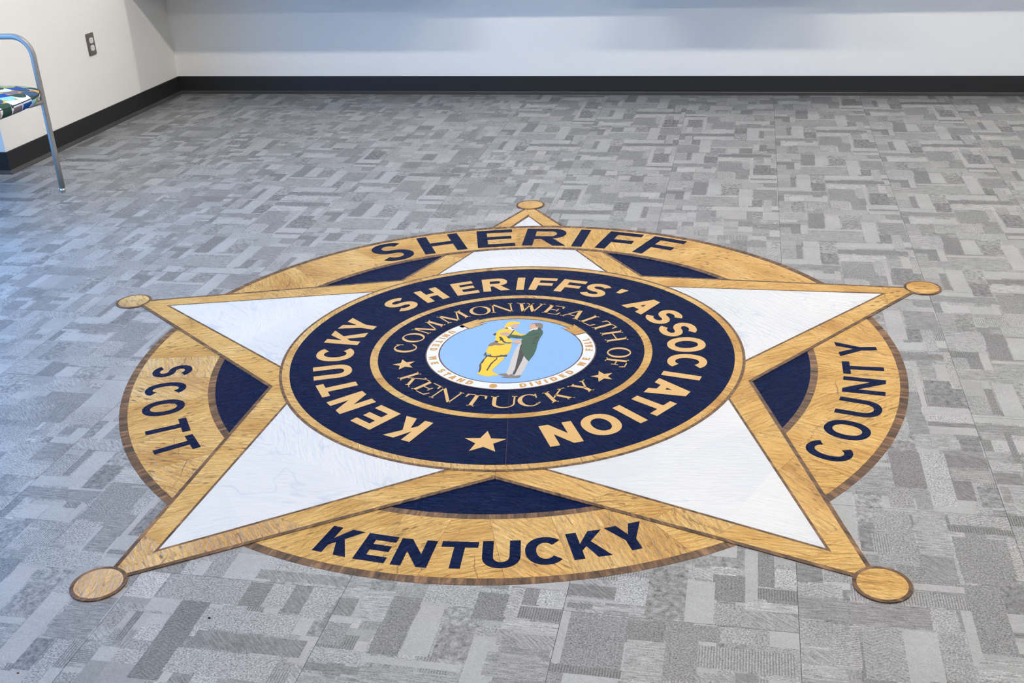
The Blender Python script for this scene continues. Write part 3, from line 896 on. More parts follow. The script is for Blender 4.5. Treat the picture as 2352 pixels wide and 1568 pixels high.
def sector(r0, r1, a0, a1, skew0=0.0, skew1=0.0):
    n = max(3, int(abs(a1 - a0) / 1.5))
    o = [(r1 * math.cos(R(a0 + skew0 + (a1 + skew1 - a0 - skew0) * i / n)), r1 * math.sin(R(a0 + skew0 + (a1 + skew1 - a0 - skew0) * i / n))) for i in range(n + 1)]
    i_ = [(r0 * math.cos(R(a1 + (a0 - a1) * i / n)), r0 * math.sin(R(a1 + (a0 - a1) * i / n))) for i in range(n + 1)]
    return o + i_

# ------------------------------------------------------------------ the floor emblem
EMB = empty('floor_emblem', (0, 0, 0), R(8.23))
tag(EMB, 'large gold, white and navy five-pointed star badge inlaid in the grey floor', 'floor emblem')
rng = random.Random(5)
R_OUT, R_GO, R_GI, R_NV = 1.122, 1.100, 0.8835, 0.8635
A_O, T_O, B_O = R(27.52), 1.384, 0.0105
A_W, T_W, B_W = R(25.5), 1.2334, 0.0070
D_O = T_O * math.sin(A_O)
SLIT = 0.0004
Z = [0.0004, 0.0010, 0.0016, 0.0022, 0.0028, 0.0034, 0.0040]

# navy panels between the arms
for k in range(5):
    a = 90 + 36 + 72 * k
    o = plate('navy_panel', [[(0.55 * math.cos(R(a - 30)), 0.55 * math.sin(R(a - 30)))] + [(R_NV * math.cos(R(a - 33 + 66 * i / 40)), R_NV * math.sin(R(a - 33 + 66 * i / 40))) for i in range(41)] + [(0.55 * math.cos(R(a + 30)), 0.55 * math.sin(R(a + 30)))]], 0.0, Z[0], M['navy'], EMB)

def arm_pts(axis):
    ca, sa = math.cos(R(axis)), math.sin(R(axis))
    return lambda s, t: (s * ca - t * sa, s * sa + t * ca)

def build_arm(axis, zb, cuts, name):
    q = arm_pts(axis)
    def ray(T_, A_):       # where an edge line meets the ray 36 degrees off the axis
        r = T_ * math.sin(A_) / math.sin(R(36) + A_)
        return r * math.cos(R(36)), r * math.sin(R(36))
    so, to = ray(T_O, A_O)
    brown = plate('arm_border', [[q(T_O - 0.02, 0.02 * math.tan(A_O)), q(so, to), q(0.60 * math.cos(R(36)), 0.60 * math.sin(R(36))), q(0.60 * math.cos(R(36)), -0.60 * math.sin(R(36))), q(so, -to), q(T_O - 0.02, -0.02 * math.tan(A_O))]], 0.0, zb, M['brown'], EMB)
    brown['label'] = name
    Tg = T_O - B_O / math.sin(A_O)
    Ti = T_W + B_W / math.sin(A_W)
    out = lambda s: (Tg - s) * math.tan(A_O)
    inn = lambda s: max(0.0, (Ti - s) * math.tan(A_W))
    s_end_o = Tg * math.sin(A_O) / math.sin(R(36) + A_O) * math.cos(R(36))
    zt = zb + 0.0003
    for sd in (1, -1):
        cs = [Tg] + sorted(cuts(sd), reverse=True)
        # tip slab is shared: build it once
        for i in range(1, len(cs)):
            a, b = cs[i], (cs[i + 1] if i + 1 < len(cs) else None)
            sk = [rng.uniform(-.03, .03) for _ in range(2)]
            if i == 1:
                skew_a[(axis, sd)] = sk[0]
            ska = skew_a[(axis, sd, i)] if (axis, sd, i) in skew_a else 0.0
            if b is None:
                # run on to the 36 degree seam
                r1 = Tg * math.sin(A_O) / math.sin(R(36) + A_O)
                e1 = (r1 * math.cos(R(36)), r1 * math.sin(R(36)))
                e0 = (0.655 * math.cos(R(36)), 0.655 * math.sin(R(36)))
                sl = Ti * math.tan(A_W) * 0.0
                s0 = 0.60
                poly = [q(a + ska - SLIT, sd * out(a + ska)), q(e1[0] + SLIT, sd * (e1[1] - SLIT)), q(e0[0] + SLIT, sd * (e0[1] - SLIT)), q(s0, sd * inn(s0)), q(a - ska - SLIT, sd * inn(a - ska))]
            else:
                skb = rng.uniform(-.02, .02)
                skew_a[(axis, sd, i + 1)] = skb
                poly = [q(a + ska - SLIT, sd * out(a + ska)), q(b + skb + SLIT, sd * out(b + skb)), q(b - skb + SLIT, sd * inn(b - skb)), q(a - ska - SLIT, sd * inn(a - ska))]
            plate('gold_slab', [poly], zb - 0.0001, zt, M['gold'], brown)
    ca_, cb_ = max(cuts(1)), max(cuts(-1))
    plate('gold_slab', [[q(Tg - 0.012, 0.012 * math.tan(A_O)), q(ca_, out(ca_)), q(ca_, inn(ca_)), q(Ti, 0), q(cb_, -inn(cb_)), q(cb_, -out(cb_)), q(Tg - 0.012, -0.012 * math.tan(A_O))]], zb - 0.0001, zt, M['gold'], brown)
    # brown edge round the white marble, then the marble
    s0 = 0.58
    plate('marble_border', [[q(Ti, 0), q(s0, (Ti - s0) * math.tan(A_W)), q(s0, -(Ti - s0) * math.tan(A_W))]], zb - 0.0001, zt - 0.0001, M['brown'], brown)
    # marble field split into slabs
    cuts_w = {90: (0.80,), 162: (0.93, 0.78), 234: (1.02, 0.79), 306: (0.99, 0.76), 18: (0.96, 0.80)}[axis]
    edges = [T_W] + list(cuts_w) + [s0]
    sk_prev = 0.0
    for i in range(len(edges) - 1):
        a, b = edges[i], edges[i + 1]
        skb = rng.uniform(-.05, .05) if i < len(edges) - 2 else 0.0
        t = lambda s: (T_W - s) * math.tan(A_W)
        if i == 0:
            poly = [q(a, 0), q(b + skb, t(b + skb)), q(b - skb, -t(b - skb))]
        else:
            poly = [q(a + sk_prev, t(a + sk_prev)), q(b + skb, t(b + skb)), q(b - skb, -t(b - skb)), q(a - sk_prev, -t(a - sk_prev))]
        plate('marble_slab', [poly], zb - 0.0001, zt + 0.0002, M['white'], brown)
        sk_prev = skb
    return brown
skew_a = {}
CUTS = {90: {1: (1.27, 1.0, 0.80), -1: (1.25, 0.98, 0.76)}, 162: {1: (1.10, 0.87), -1: (1.16, 0.97, 0.80)}, 234: {1: (1.24, 0.99, 0.83), -1: (1.22, 1.02, 0.86)},
        306: {1: (1.20, 0.94, 0.80), -1: (1.24, 1.06, 0.93, 0.79)}, 18: {1: (1.26, 0.98, 0.82), -1: (1.21, 1.05, 0.88)}}
ARMN = {90: 'star arm at the far top, crossed by the SHERIFF arc', 162: 'star arm pointing left', 234: 'star arm pointing to the near left', 306: 'star arm pointing to the near right', 18: 'star arm pointing right'}
build_arm(90, Z[1], lambda sd: CUTS[90][sd], ARMN[90])

# the four gold arcs with their words
def build_arc(a0, a1, zb, cuts, label):
    brown = plate('arc_border', [sector(R_NV, R_OUT, a0, a1)], 0.0, zb, M['brown'], EMB)
    brown['label'] = label
    e = [a0] + list(cuts) + [a1]
    sk = 0.0
    for i in range(len(e) - 1):
        nsk = rng.uniform(-2.8, 2.8) if i < len(e) - 2 else 0.0
        d = math.degrees(SLIT / 1.0)
        plate('gold_slab', [sector(R_GI, R_GO, e[i] + d, e[i + 1] - d, sk, nsk)], zb - 0.0001, zb + 0.0003, M['gold'], brown)
        sk = nsk
    return brown
arc_top = build_arc(16, 164, Z[2], (27, 48, 66, 83, 101, 124, 141), 'gold arc lettered SHERIFF')
arc_left = build_arc(165, 231, Z[0] + 0.0002, (180.5, 190, 199, 207, 219), 'gold arc lettered SCOTT')
arc_right = build_arc(309, 375, Z[0] + 0.0002, (321, 331, 341, 350.5, 359), 'gold arc lettered COUNTY')
arc_low = build_arc(237, 303, Z[0] + 0.0002, (247.5, 257, 264.5, 270, 279, 291), 'gold arc lettered KENTUCKY')
for ax in (18, 162, 234, 306):
    build_arm(ax, Z[3], (lambda A: (lambda sd: CUTS[A][sd]))(ax), ARMN[ax])
# tip discs
for k in range(5):
    a = R(90 + 72 * k)
    c = (T_O * math.cos(a), T_O * math.sin(a))
    b = plate('tip_disc', [circle(0.0590, 48, c)], 0.0, Z[4], M['brown'], EMB)
    plate('disc_face', [circle(0.0505, 48, c)], Z[4] - 0.0001, Z[4] + 0.0003, M['gold'], b)

# words on the arcs
zt = Z[2] + 0.0003
for ch, ang, w in (('S', 119.7, .133), ('H', 108.65, .1596), ('E', 96.7, .140), ('R', 85.6, .163), ('I', 77.85, .0388), ('F', 69.3, .131), ('F', 60.05, .131)):
    g, wd = sans(ch, w / .187, .208, .168)
    put_letter(g, wd, .187, ang, .899, zt, zt + .0003, M['navy'], arc_top, True)
zt = Z[0] + 0.0005
for ch, ang, w in (('S', 186.3, .074), ('C', 193.0, .083), ('O', 199.6, .092), ('T', 206.9, .080), ('T', 213.1, .080)):
    g, wd = sans(ch, w / .112, .205, .19)
    put_letter(g, wd, .112, ang, 1.060, zt, zt + .0003, M['navy'], arc_left, False)
for ch, ang, w in (('C', 323.9, .090), ('O', 330.7, .097), ('U', 338.0, .094), ('N', 345.4, .094), ('T', 351.6, .078), ('Y', 358.8, .096)):
    g, wd = sans(ch, w / .112, .20, .185)
    put_letter(g, wd, .112, ang, 1.063, zt, zt + .0003, M['navy'], arc_right, False)
for ch, ang, w, r in (('K', 251.3, .083, 1.069), ('E', 256.4, .073, 1.069), ('N', 261.3, .081, 1.070), ('T', 266.7, .081, 1.068), ('U', 272.0, .083, 1.064), ('C', 277.4, .088, 1.060), ('K', 282.8, .083, 1.054), ('Y', 288.15, .085, 1.051)):
    g, wd = sans(ch, w / .097, .245, .215)
    put_letter(g, wd, .097, ang, r, zt, zt + .0003, M['navy'], arc_low, False)

# medallion
MC = (-0.0025, -0.004)
zm = Z[5]
med = plate('medallion', [circle(0.684, 160)], 0.0, zm, M['brown'], EMB)
med['label'] = 'round navy medallion with gold lettering at the centre of the star'
for a0, a1 in ((8, 66), (66, 121), (121, 176), (176, 236), (236, 291), (291, 368)):
    d = 0.05
    plate('gold_ring', [sector(0.650, 0.6757, a0 + d, a1 - d)], zm - .0001, zm + .0003, M['gold'], med)
for a0, a1 in ((-88, 41), (41, 150), (150, 272)):
    d = 0.04
    plate('navy_field', [sector(0.10, 0.654, a0 + d, a1 - d)], zm - .0001, zm + .0005, M['navy'], med)
for a0, a1 in ((30, 110), (110, 205), (205, 300), (300, 390)):
    d = 0.05
    plate('gold_ring', [[(x + MC[0] * .6, y + MC[1] * .6) for x, y in sector(0.3955, 0.4185, a0 + d, a1 - d)]], zm + .0004, zm + .0008, M['gold'], med)
zt = zm + .0005
TC = (-0.005, -0.005)
def ac(ang, r, c):     # an angle read about the emblem centre, turned into one about c
    x, y = r * math.cos(R(ang)) - c[0], r * math.sin(R(ang)) - c[1]
    return math.degrees(math.atan2(y, x))
for ch, ang, w in (('K', 242.6, .086), ('E', 230.1, .080), ('N', 217.3, .084), ('T', 206.0, .080), ('U', 194.6, .086), ('C', 181.6, .098), ('K', 168.9, .092), ('Y', 158.8, .088),
                   ('S', 137.2, .088), ('H', 124.0, .082), ('E', 110.9, .077), ('R', 99.1, .090), ('I', 89.7, .0245), ('F', 81.2, .082), ('F', 70.5, .084), ('S', 60.2, .088), ("'", 51.9, .0245),
                   ('A', 37.6, .098), ('S', 25.5, .090), ('S', 14.1, .090), ('O', 2.0, .1005), ('C', 349.3, .098), ('I', 339.2, .0245), ('A', 329.2, .096), ('T', 318.5, .088), ('I', 309.7, .0245), ('O', 299.5, .101), ('N', 287.1, .088)):
    g, wd = sans(ch, w / .110, .235, .205)
    put_letter(g, wd, .110, ac(ang, .525, TC), .4695, zt, zt + .0003, M['gold2'], med, True, TC)
plate('star', [star_pts((-0.0375, -0.5438), 0.0567, 86.5)], zt, zt + .0003, M['gold2'], med)
plate('star', [star_pts((-0.3091, -0.0918), 0.035, 106.7)], zt, zt + .0003, M['gold2'], med)
plate('star', [star_pts((0.2676, -0.1832), 0.0345, 107.0)], zt, zt + .0003, M['gold2'], med)
SC = (-0.0015, -0.005)
for ch, ang, w in (('C', 176.3, .064), ('O', 163.0, .067), ('M', 147.6, .086), ('M', 128.7, .087), ('O', 111.8, .069), ('N', 98.7, .073), ('W', 82.5, .095), ('E', 67.9, .054), ('A', 53.4, .071), ('L', 39.9, .053), ('T', 29.9, .064), ('H', 15.3, .073), ('O', 354.5, .070), ('F', 342.6, .050)):
    g = serif(ch, w / .0675)
    put_letter(g, w / .0675, .0675, ac(ang, .32, SC), .2875, zt, zt + .0003, M['gold2'], med, True, SC)
for ch, ang, w in (('K', 214.9, .071), ('E', 227.0, .056), ('N', 240.3, .074), ('T', 255.1, .061), ('U', 269.5, .072), ('C', 281.8, .064), ('K', 296.2, .068), ('Y', 310.9, .063)):
    g = serif(ch, w / .0665)
    put_letter(g, w / .0665, .0665, ac(ang, .325, SC), .3575, zt, zt + .0003, M['gold2'], med, False, SC)

# round seal in the middle: blue field, two men greeting, white motto band
zs = Z[6] + 0.0002
OC = (-0.0016, -0.0048)
seal = plate('seal', [circle(0.2543, 120, OC)], zm, zs, M['brown'], EMB)
seal['label'] = 'round seal with two men embracing on blue, ringed by a white motto band'
plate('motto_band', [[(x + OC[0], y + OC[1]) for x, y in sector(0.2157, 0.2507, 131, 389)]], zs - .0001, zs + .0002, M['p_pwhite'], seal)
plate('ribbon', [[(x + OC[0], y + OC[1]) for x, y in sector(0.231, 0.2490, 28, 134)]], zs - .0001, zs + .0002, M['gold'], seal)
plate('blue_field', [circle(0.2115, 110, OC)], zs - .0001, zs + .0002, M['p_sky'], seal)
plate('blue_field', [[(x + OC[0], y + OC[1]) for x, y in sector(0.205, 0.2265, 33, 125)]], zs - .0001, zs + .00025, M['p_sky'], seal)
def grow(poly, k):
    cx = sum(p[0] for p in poly) / len(poly)
    cy = sum(p[1] for p in poly) / len(poly)
    return [(cx + (p[0] - cx) * k, cy + (p[1] - cy) * k) for p in poly]
for arrow in ([[-0.1656, 0.1868], [-0.116, 0.2257], [-0.1301, 0.189], [-0.0889, 0.1958], [-0.1405, 0.154]], [[0.1905, 0.0973], [0.2223, 0.1146], [0.1851, 0.1731], [0.1799, 0.1405], [0.1482, 0.1504]]):
    plate('ribbon_edge', [grow(arrow, 1.12)], zs, zs + .0004, M['brown'], seal)
    plate('ribbon_end', [arrow], zs, zs + .0006, M['gold'], seal)
for ch, ang, w in (('U', 146.0, .018), ('N', 153.2, .019), ('I', 158.6, .006), ('T', 164.4, .016), ('E', 171.2, .015), ('D', 178.1, .018), ('W', 192.7, .024), ('E', 201.6, .015), ('S', 215.2, .018), ('T', 222.2, .017), ('A', 228.9, .019), ('N', 236.2, .019), ('D', 243.6, .019),
                   ('D', 281.1, .019), ('I', 286.7, .006), ('V', 292.1, .019), ('I', 297.4, .006), ('D', 303.6, .019), ('E', 311.1, .015), ('D', 318.2, .019), ('W', 333.4, .024), ('E', 342.4, .015), ('F', 357.8, .014), ('A', 3.9, .018), ('L', 9.9, .013), ('L', 15.3, .013)):
    g, wd = sans(ch, w / .0225, .30, .24)
    put_letter(g, wd, .0225, ac(ang, .233, OC), .2445, zs + .0002, zs + .0004, M['p_ochre'], seal, False, OC)
plate('dot', [circle(0.0115, 24, (-0.0377, -0.2355))], zs + .0002, zs + .0004, M['p_ochre'], seal)
FIG= [["tan",[[-0.0721,0.0299],[-0.0683,0.0423],[-0.0546,0.0576],[-0.0457,0.0463],[-0.0332,0.0411],[-0.0199,0.0438],[-0.0247,0.033],[-0.035,0.0278],[-0.05,0.0307],[-0.059,0.0254],[-0.0683,0.0235]]],["yellow",[[-0.031,0.161],[-0.0304,0.1693],[-0.0272,0.1854],[-0.021,0.1995],[-0.0087,0.2041],[0.0069,0.2008],[0.0156,0.1954],[0.0176,0.1885],[0.0135,0.1819],[0.0079,0.1821],[-0.0,0.1868],[-0.0074,0.182],[-0.0118,0.172],[-0.0148,0.1647],[-0.0215,0.1606],[-0.0284,0.1592]]],["flesh",[[-0.0149,0.1654],[-0.0074,0.182],[-0.0,0.1868],[0.0079,0.1821],[0.0114,0.1813],[0.009,0.1746],[0.0128,0.1677],[0.009,0.1612],[0.0099,0.1561],[0.004,0.1497],[-0.0017,0.1532],[-0.0074,0.1568],[-0.0126,0.162]]],["white",[[-0.0214,0.1589],[-0.0148,0.1647],[-0.0073,0.1551],[0.0007,0.1465],[-0.001,0.1399],[-0.0048,0.1351],[-0.0108,0.1436],[-0.0166,0.1471]]],["black",[[-0.0289,0.1559],[-0.0221,0.159],[-0.0166,0.1471],[-0.0208,0.1483],[-0.0273,0.1525]]],["black",[[-0.0095,0.1568],[-0.0016,0.1516],[-0.0027,0.1456],[-0.0078,0.1501]]],["yellow",[[-0.0278,0.1502],[-0.04,0.1463],[-0.0489,0.134],[-0.0532,0.1204],[-0.0526,0.1073],[-0.0553,0.0977],[-0.0523,0.0879],[-0.0529,0.0687],[-0.054,0.0592],[-0.0443,0.0462],[-0.0332,0.0411],[-0.0172,0.0422],[-0.0025,0.0448],[0.001,0.0542],[-0.0007,0.0606],[-0.0096,0.0736],[-0.0142,0.0834],[-0.0201,0.0916],[-0.0102,0.1091],[-0.0048,0.1351],[-0.0123,0.1453]]],["yellow",[[0.0018,0.1398],[0.0072,0.1281],[0.0184,0.1113],[0.0255,0.1052],[0.0397,0.108],[0.034,0.0994],[0.026,0.0942],[0.0177,0.0984],[-0.0046,0.1056],[-0.0063,0.1122]]],["flesh",[[-0.0434,0.1135],[-0.0383,0.1199],[-0.0222,0.1258],[-0.0135,0.1173],[-0.0102,0.1091],[-0.0152,0.0995],[-0.0201,0.0916],[-0.0317,0.1017],[-0.0386,0.1036],[-0.0425,0.1102]]],["green",[[-0.0101,0.1075],[-0.0032,0.1056],[0.0121,0.1002],[0.026,0.0949],[0.0379,0.1042],[0.0297,0.0748],[0.0134,0.076],[-0.0005,0.0813],[-0.0087,0.0832],[-0.0147,0.0914]]],["black",[[-0.0207,0.09],[-0.0148,0.093],[-0.0089,0.0864],[-0.0068,0.0847],[-0.0117,0.0753],[-0.0162,0.0834]]],["black",[[-0.001,0.1399],[0.0026,0.1381],[-0.0037,0.1137],[-0.0053,0.1073],[-0.0102,0.1091],[-0.0066,0.1171]]],["black",[[-0.0634,0.1083],[-0.0549,0.1204],[-0.0521,0.1105],[-0.0555,0.0993]]],["black",[[-0.0438,0.0892],[-0.0364,0.0905],[-0.0302,0.0775],[-0.0264,0.0614],[-0.0176,0.0501],[0.0,0.0479],[-0.0064,0.0418],[-0.0199,0.0438],[-0.027,0.0488],[-0.0333,0.0632],[-0.0401,0.0635],[-0.038,0.073]]],["black",[[-0.0546,0.0576],[-0.051,0.0638],[-0.0416,0.0556],[-0.0451,0.0469]]],["yellow",[[-0.0683,0.0235],[-0.059,0.0254],[-0.05,0.0307],[-0.035,0.0278],[-0.022,0.0336],[-0.0017,0.0417],[-0.0011,0.0198],[-0.0037,-0.0047],[-0.0105,-0.0349],[-0.028,-0.0389],[-0.0434,-0.0459],[-0.0539,-0.0456],[-0.0587,-0.0334],[-0.0741,-0.0224],[-0.076,-0.0147],[-0.0713,0.0097]]],["yellow",[[-0.0708,-0.0481],[-0.0575,-0.0499],[-0.0443,-0.0518],[-0.0168,-0.0512],[-0.0195,-0.0704],[-0.0266,-0.0819],[-0.0319,-0.0993],[-0.0387,-0.1136],[-0.0491,-0.139],[-0.0439,-0.1491],[-0.0275,-0.165],[-0.0321,-0.1719],[-0.0424,-0.1702],[-0.0483,-0.1756],[-0.0571,-0.1776],[-0.0675,-0.1737],[-0.0756,-0.1679],[-0.089,-0.1605],[-0.0884,-0.1521],[-0.0848,-0.1494],[-0.0798,-0.1325],[-0.0814,-0.1037],[-0.083,-0.092],[-0.0783,-0.0775]]],["black",[[-0.0808,-0.0382],[-0.0759,-0.0171],[-0.0737,-0.0193],[-0.0732,-0.0315],[-0.069,-0.0376],[-0.0618,-0.0363],[-0.0583,-0.0304],[-0.0583,-0.0394],[-0.0539,-0.0456],[-0.0434,-0.0459],[-0.037,-0.0425],[-0.0311,-0.0418],[-0.0296,-0.0358],[-0.0227,-0.0405],[-0.0099,-0.0343],[-0.0116,-0.0492],[-0.0275,-0.0479],[-0.0455,-0.0533],[-0.0574,-0.0514],[-0.0712,-0.0436],[-0.0742,-0.0384]]],["black",[[-0.074,-0.0405],[-0.0688,-0.0481],[-0.0742,-0.0643],[-0.0781,-0.0892],[-0.0827,-0.0964],[-0.0803,-0.1182],[-0.0806,-0.1382],[-0.0833,-0.1517],[-0.0862,-0.1479],[-0.0856,-0.1238],[-0.0879,-0.1035],[-0.0848,-0.0861],[-0.0804,-0.0686],[-0.0743,-0.0539]]],["black",[[-0.0415,-0.0534],[-0.0376,-0.0535],[-0.038,-0.0669],[-0.046,-0.0828],[-0.0525,-0.1016],[-0.0572,-0.1245],[-0.061,-0.1421],[-0.0646,-0.1372],[-0.0605,-0.1158],[-0.0557,-0.0928],[-0.0467,-0.0725],[-0.0415,-0.0638]]],["gray",[[0.0218,0.0425],[0.0285,0.0438],[0.0289,0.0344],[0.0276,-0.0209],[0.0234,-0.0687],[0.0184,-0.1209],[0.0167,-0.138],[0.0118,-0.1646],[0.0021,-0.1714],[-0.0064,-0.1571],[-0.0015,-0.1318],[0.0039,-0.0681],[0.0101,-0.0143]]],["gray",[[0.0393,-0.0454],[0.0546,-0.0814],[0.0459,-0.1331],[0.0369,-0.1723],[0.0201,-0.1774],[0.0176,-0.1662],[0.0243,-0.1354],[0.0355,-0.0749]]],["black",[[0.0287,0.0391],[0.0317,-0.0089],[0.0399,-0.0439],[0.0355,-0.0764],[0.0274,-0.1212],[0.019,-0.1676],[0.0123,-0.1619],[0.0177,-0.1323],[0.0217,-0.0598],[0.024,-0.0148],[0.0255,0.0221]]],["green",[[0.0398,0.1073],[0.0492,0.1266],[0.0626,0.1344],[0.0817,0.1386],[0.0836,0.1452],[0.0904,0.1252],[0.0909,0.1088],[0.086,0.0896],[0.0825,0.0737],[0.0791,0.0548],[0.0765,0.0329],[0.0744,-0.0011],[0.0691,-0.0373],[0.0547,-0.0837],[0.0453,-0.0634],[0.0377,-0.0394],[0.0317,-0.0089],[0.0286,0.0407],[0.0265,0.0565],[0.0297,0.0755]]],["peach",[[0.0003,0.0542],[0.0127,0.0633],[0.0248,0.0645],[0.0283,0.047],[0.0218,0.0425],[0.0112,0.0397],[0.0042,0.0446]]],["tan",[[0.0501,0.1731],[0.0552,0.1847],[0.0647,0.1901],[0.0787,0.1896],[0.0888,0.1784],[0.089,0.1483],[0.0772,0.1504],[0.0742,0.1588],[0.0699,0.1606],[0.0656,0.1658],[0.0643,0.181],[0.058,0.1823]]],["peach",[[0.0464,0.1615],[0.0501,0.1731],[0.058,0.1823],[0.0643,0.181],[0.0659,0.1658],[0.07,0.1596],[0.0754,0.1614],[0.0744,0.1521],[0.0704,0.1483],[0.0608,0.1453],[0.0513,0.1437],[0.0481,0.1531]]],["white",[[0.0471,0.1283],[0.0554,0.1435],[0.0704,0.1483],[0.0738,0.1488],[0.0734,0.1406],[0.0611,0.1377],[0.0492,0.1266]]],["black",[[0.0492,0.1266],[0.0611,0.1394],[0.0633,0.1343],[0.0735,0.1389],[0.0756,0.1554],[0.0828,0.1469],[0.0818,0.136],[0.0736,0.1356],[0.0627,0.132],[0.052,0.1259]]],["black",[[0.0424,0.0927],[0.0583,0.1035],[0.077,0.1158],[0.0733,0.1046],[0.0626,0.1001]]],["black",[[0.0635,0.0743],[0.0672,0.0838],[0.0786,0.0882],[0.0771,0.0739],[0.0733,0.066],[0.0638,0.0679]]],["black",[[0.0602,0.0554],[0.064,0.0616],[0.0715,0.0613],[0.0684,0.0535]]],["black",[[0.0589,0.0381],[0.062,0.0443],[0.0713,0.0456],[0.069,0.0378]]],["tan",[[-0.0276,-0.1636],[-0.0201,-0.161],[-0.0075,-0.1594],[0.0021,-0.1714],[0.0093,-0.1637],[0.02,-0.1752],[0.0369,-0.1709],[0.0355,-0.182],[0.0295,-0.1873],[-0.002,-0.1873],[-0.0174,-0.1833],[-0.0078,-0.1753],[-0.0234,-0.1693]]]]
for i, (c, poly) in enumerate(FIG):
    plate('figure_piece', [poly], zs + .0002, zs + .0003 + .00002 * i, M['p_' + ('pwhite' if c == 'white' else c)], seal)

# ------------------------------------------------------------------ electrical outlet on the left wall
wx = -2.773 - T + 0.0005
out_ = empty('wall_outlet', (wx, 2.5493, 0.4525), 0.0)
tag(out_, 'bronze duplex outlet plate with white receptacles on the left wall', 'outlet')
def yz_plate(name, loops, x0, x1, mat, parent):
    o = plate(name, loops, x0, x1, mat, parent)
    for v in o.data.vertices:
        x, y, z = v.co
        v.co = (z, x, y)
    o.data.update()
    return o
def rrect(w, h, r, n=5, c=(0, 0)):
    q = []
    for sx, sy, a in ((1, 1, 0), (-1, 1, 90), (-1, -1, 180), (1, -1, 270)):
        for i in range(n + 1):
            t = R(a + 90 * i / n)
            q.append((c[0] + sx * (w / 2 - r) + r * math.cos(t), c[1] + sy * (h / 2 - r) + r * math.sin(t)))
    return q
pl = yz_plate('cover_plate', [rrect(0.070, 0.1145, 0.004)], 0.0, 0.004, M['plate'], out_)
yz_plate('plate_face', [rrect(0.064, 0.1085, 0.003)], 0.0039, 0.0062, M['plate'], out_)
for dz in (0.0195, -0.0195):
    yz_plate('receptacle', [[(x, y + dz) for x, y in (ell(0, 0, 0.0172, 0.0145, 0, 360, 32, 3.2)[:-1])]], 0.006, 0.0085, M['recept'], out_)
for dz in (0.0195, -0.0195):
    rc = [o for o in out_.children if o.name.startswith('receptacle')][0 if dz > 0 else 1]
    yz_plate('slot', [[(x, y) for x, y in ((-0.0076, dz - .001), (-0.0056, dz - .001), (-0.0056, dz + .007), (-0.0076, dz + .007))]], 0.0084, 0.0088, M['slot'], rc)
    yz_plate('slot', [[(x, y) for x, y in ((0.0056, dz), (0.0074, dz), (0.0074, dz + .0065), (0.0056, dz + .0065))]], 0.0084, 0.0088, M['slot'], rc)
    yz_plate('slot', [circle(0.0022, 12, (0.0, dz - .0075))], 0.0084, 0.0088, M['slot'], rc)
sc = yz_plate('screw', [circle(0.0022, 12)], 0.0061, 0.0068, M['steel'], out_)

# ------------------------------------------------------------------ armchair at the left
CX, CY = -2.585, 1.125
ch = empty('armchair', (CX, CY, 0))
tag(ch, 'grey tube-frame armchair with a leaf-print seat at the left wall corner', 'chair')
def arc_path(c, r, a0, a1, n=10):
    return [(c[0] + r * math.cos(R(a0 + (a1 - a0) * i / n)), c[1] + r * math.sin(R(a0 + (a1 - a0) * i / n))) for i in range(n + 1)]
xf, xb, za, rb = -2.3605 - CX, -2.85 - CX, 0.689, 0.085
for yy in (1.411 - CY, 0.84 - CY):
    prof = [(xf, 0.018), (xf, 0.2), (xf, 0.4)] + arc_path((xf - rb, za - rb), rb, 0, 90) + arc_path((xb + rb, za - rb), rb, 90, 180) + [(xb - 0.015, 0.3), (xb - 0.04, 0.018)]
    fr = tube('arm_frame', [(x, yy, z) for x, z in prof], 0.0128, M['steel'], ch)
    for x in (xf, xb - 0.04):
        g = lathe('glide', [(0.0075, 0.024), (0.0085, 0.018), (0.0125, 0.014), (0.0135, 0.009), (0.0125, 0.003), (0.009, 0.0)][::-1], M['chrome'], fr, 18)
        g.location = (x, yy, 0)
    # arm pad sleeve and the bracket that carries the seat
    tube('seat_bracket', [(xf, yy, 0.41), (xf - 0.03, yy - 0.05 * (1 if yy > 0 else -1), 0.405), (xf - 0.08, yy - 0.09 * (1 if yy > 0 else -1), 0.402)], 0.011, M['steel'], fr, 12)
    tube('seat_bracket', [(xb - 0.008, yy, 0.39), (xb + 0.03, yy - 0.04 * (1 if yy > 0 else -1), 0.396), (xb + 0.09, yy - 0.09 * (1 if yy > 0 else -1), 0.40)], 0.011, M['steel'], fr, 12)
tube('cross_rail', [(xf - 0.07, 0.84 - CY + 0.08, 0.402), (xf - 0.07, 1.411 - CY - 0.08, 0.402)], 0.011, M['steel'], ch, 12)
tube('cross_rail', [(xb + 0.08, 0.84 - CY + 0.08, 0.402), (xb + 0.08, 1.411 - CY - 0.08, 0.402)], 0.011, M['steel'], ch, 12)
# seat cushion: rounded square in plan, domed on top
SXC, SYC = -2.575 - CX, 1.165 - CY
def ring(k, z, n=64, p=2.6, rx=0.275, ry=0.315):
    return [(SXC + rx * k * math.copysign(abs(math.cos(t)) ** (2 / p), math.cos(t)), SYC + ry * k * math.copysign(abs(math.sin(t)) ** (2 / p), math.sin(t)), z) for t in (2 * PI * i / n for i in range(n))]
rings = [ring(0.70, 0.412), ring(0.86, 0.413), ring(0.95, 0.424), ring(0.99, 0.440), ring(1.0, 0.456), ring(0.985, 0.462), ring(0.93, 0.468), ring(0.8, 0.475), ring(0.55, 0.481), ring(0.25, 0.484)]
v = [q for r_ in rings for q in r_]
n = 64
f = [(i * n + k, i * n + (k + 1) % n, (i + 1) * n + (k + 1) % n, (i + 1) * n + k) for i in range(len(rings) - 1) for k in range(n)]
f.append(tuple(range(n - 1, -1, -1)))
f.append(tuple((len(rings) - 1) * n + k for k in range(n)))
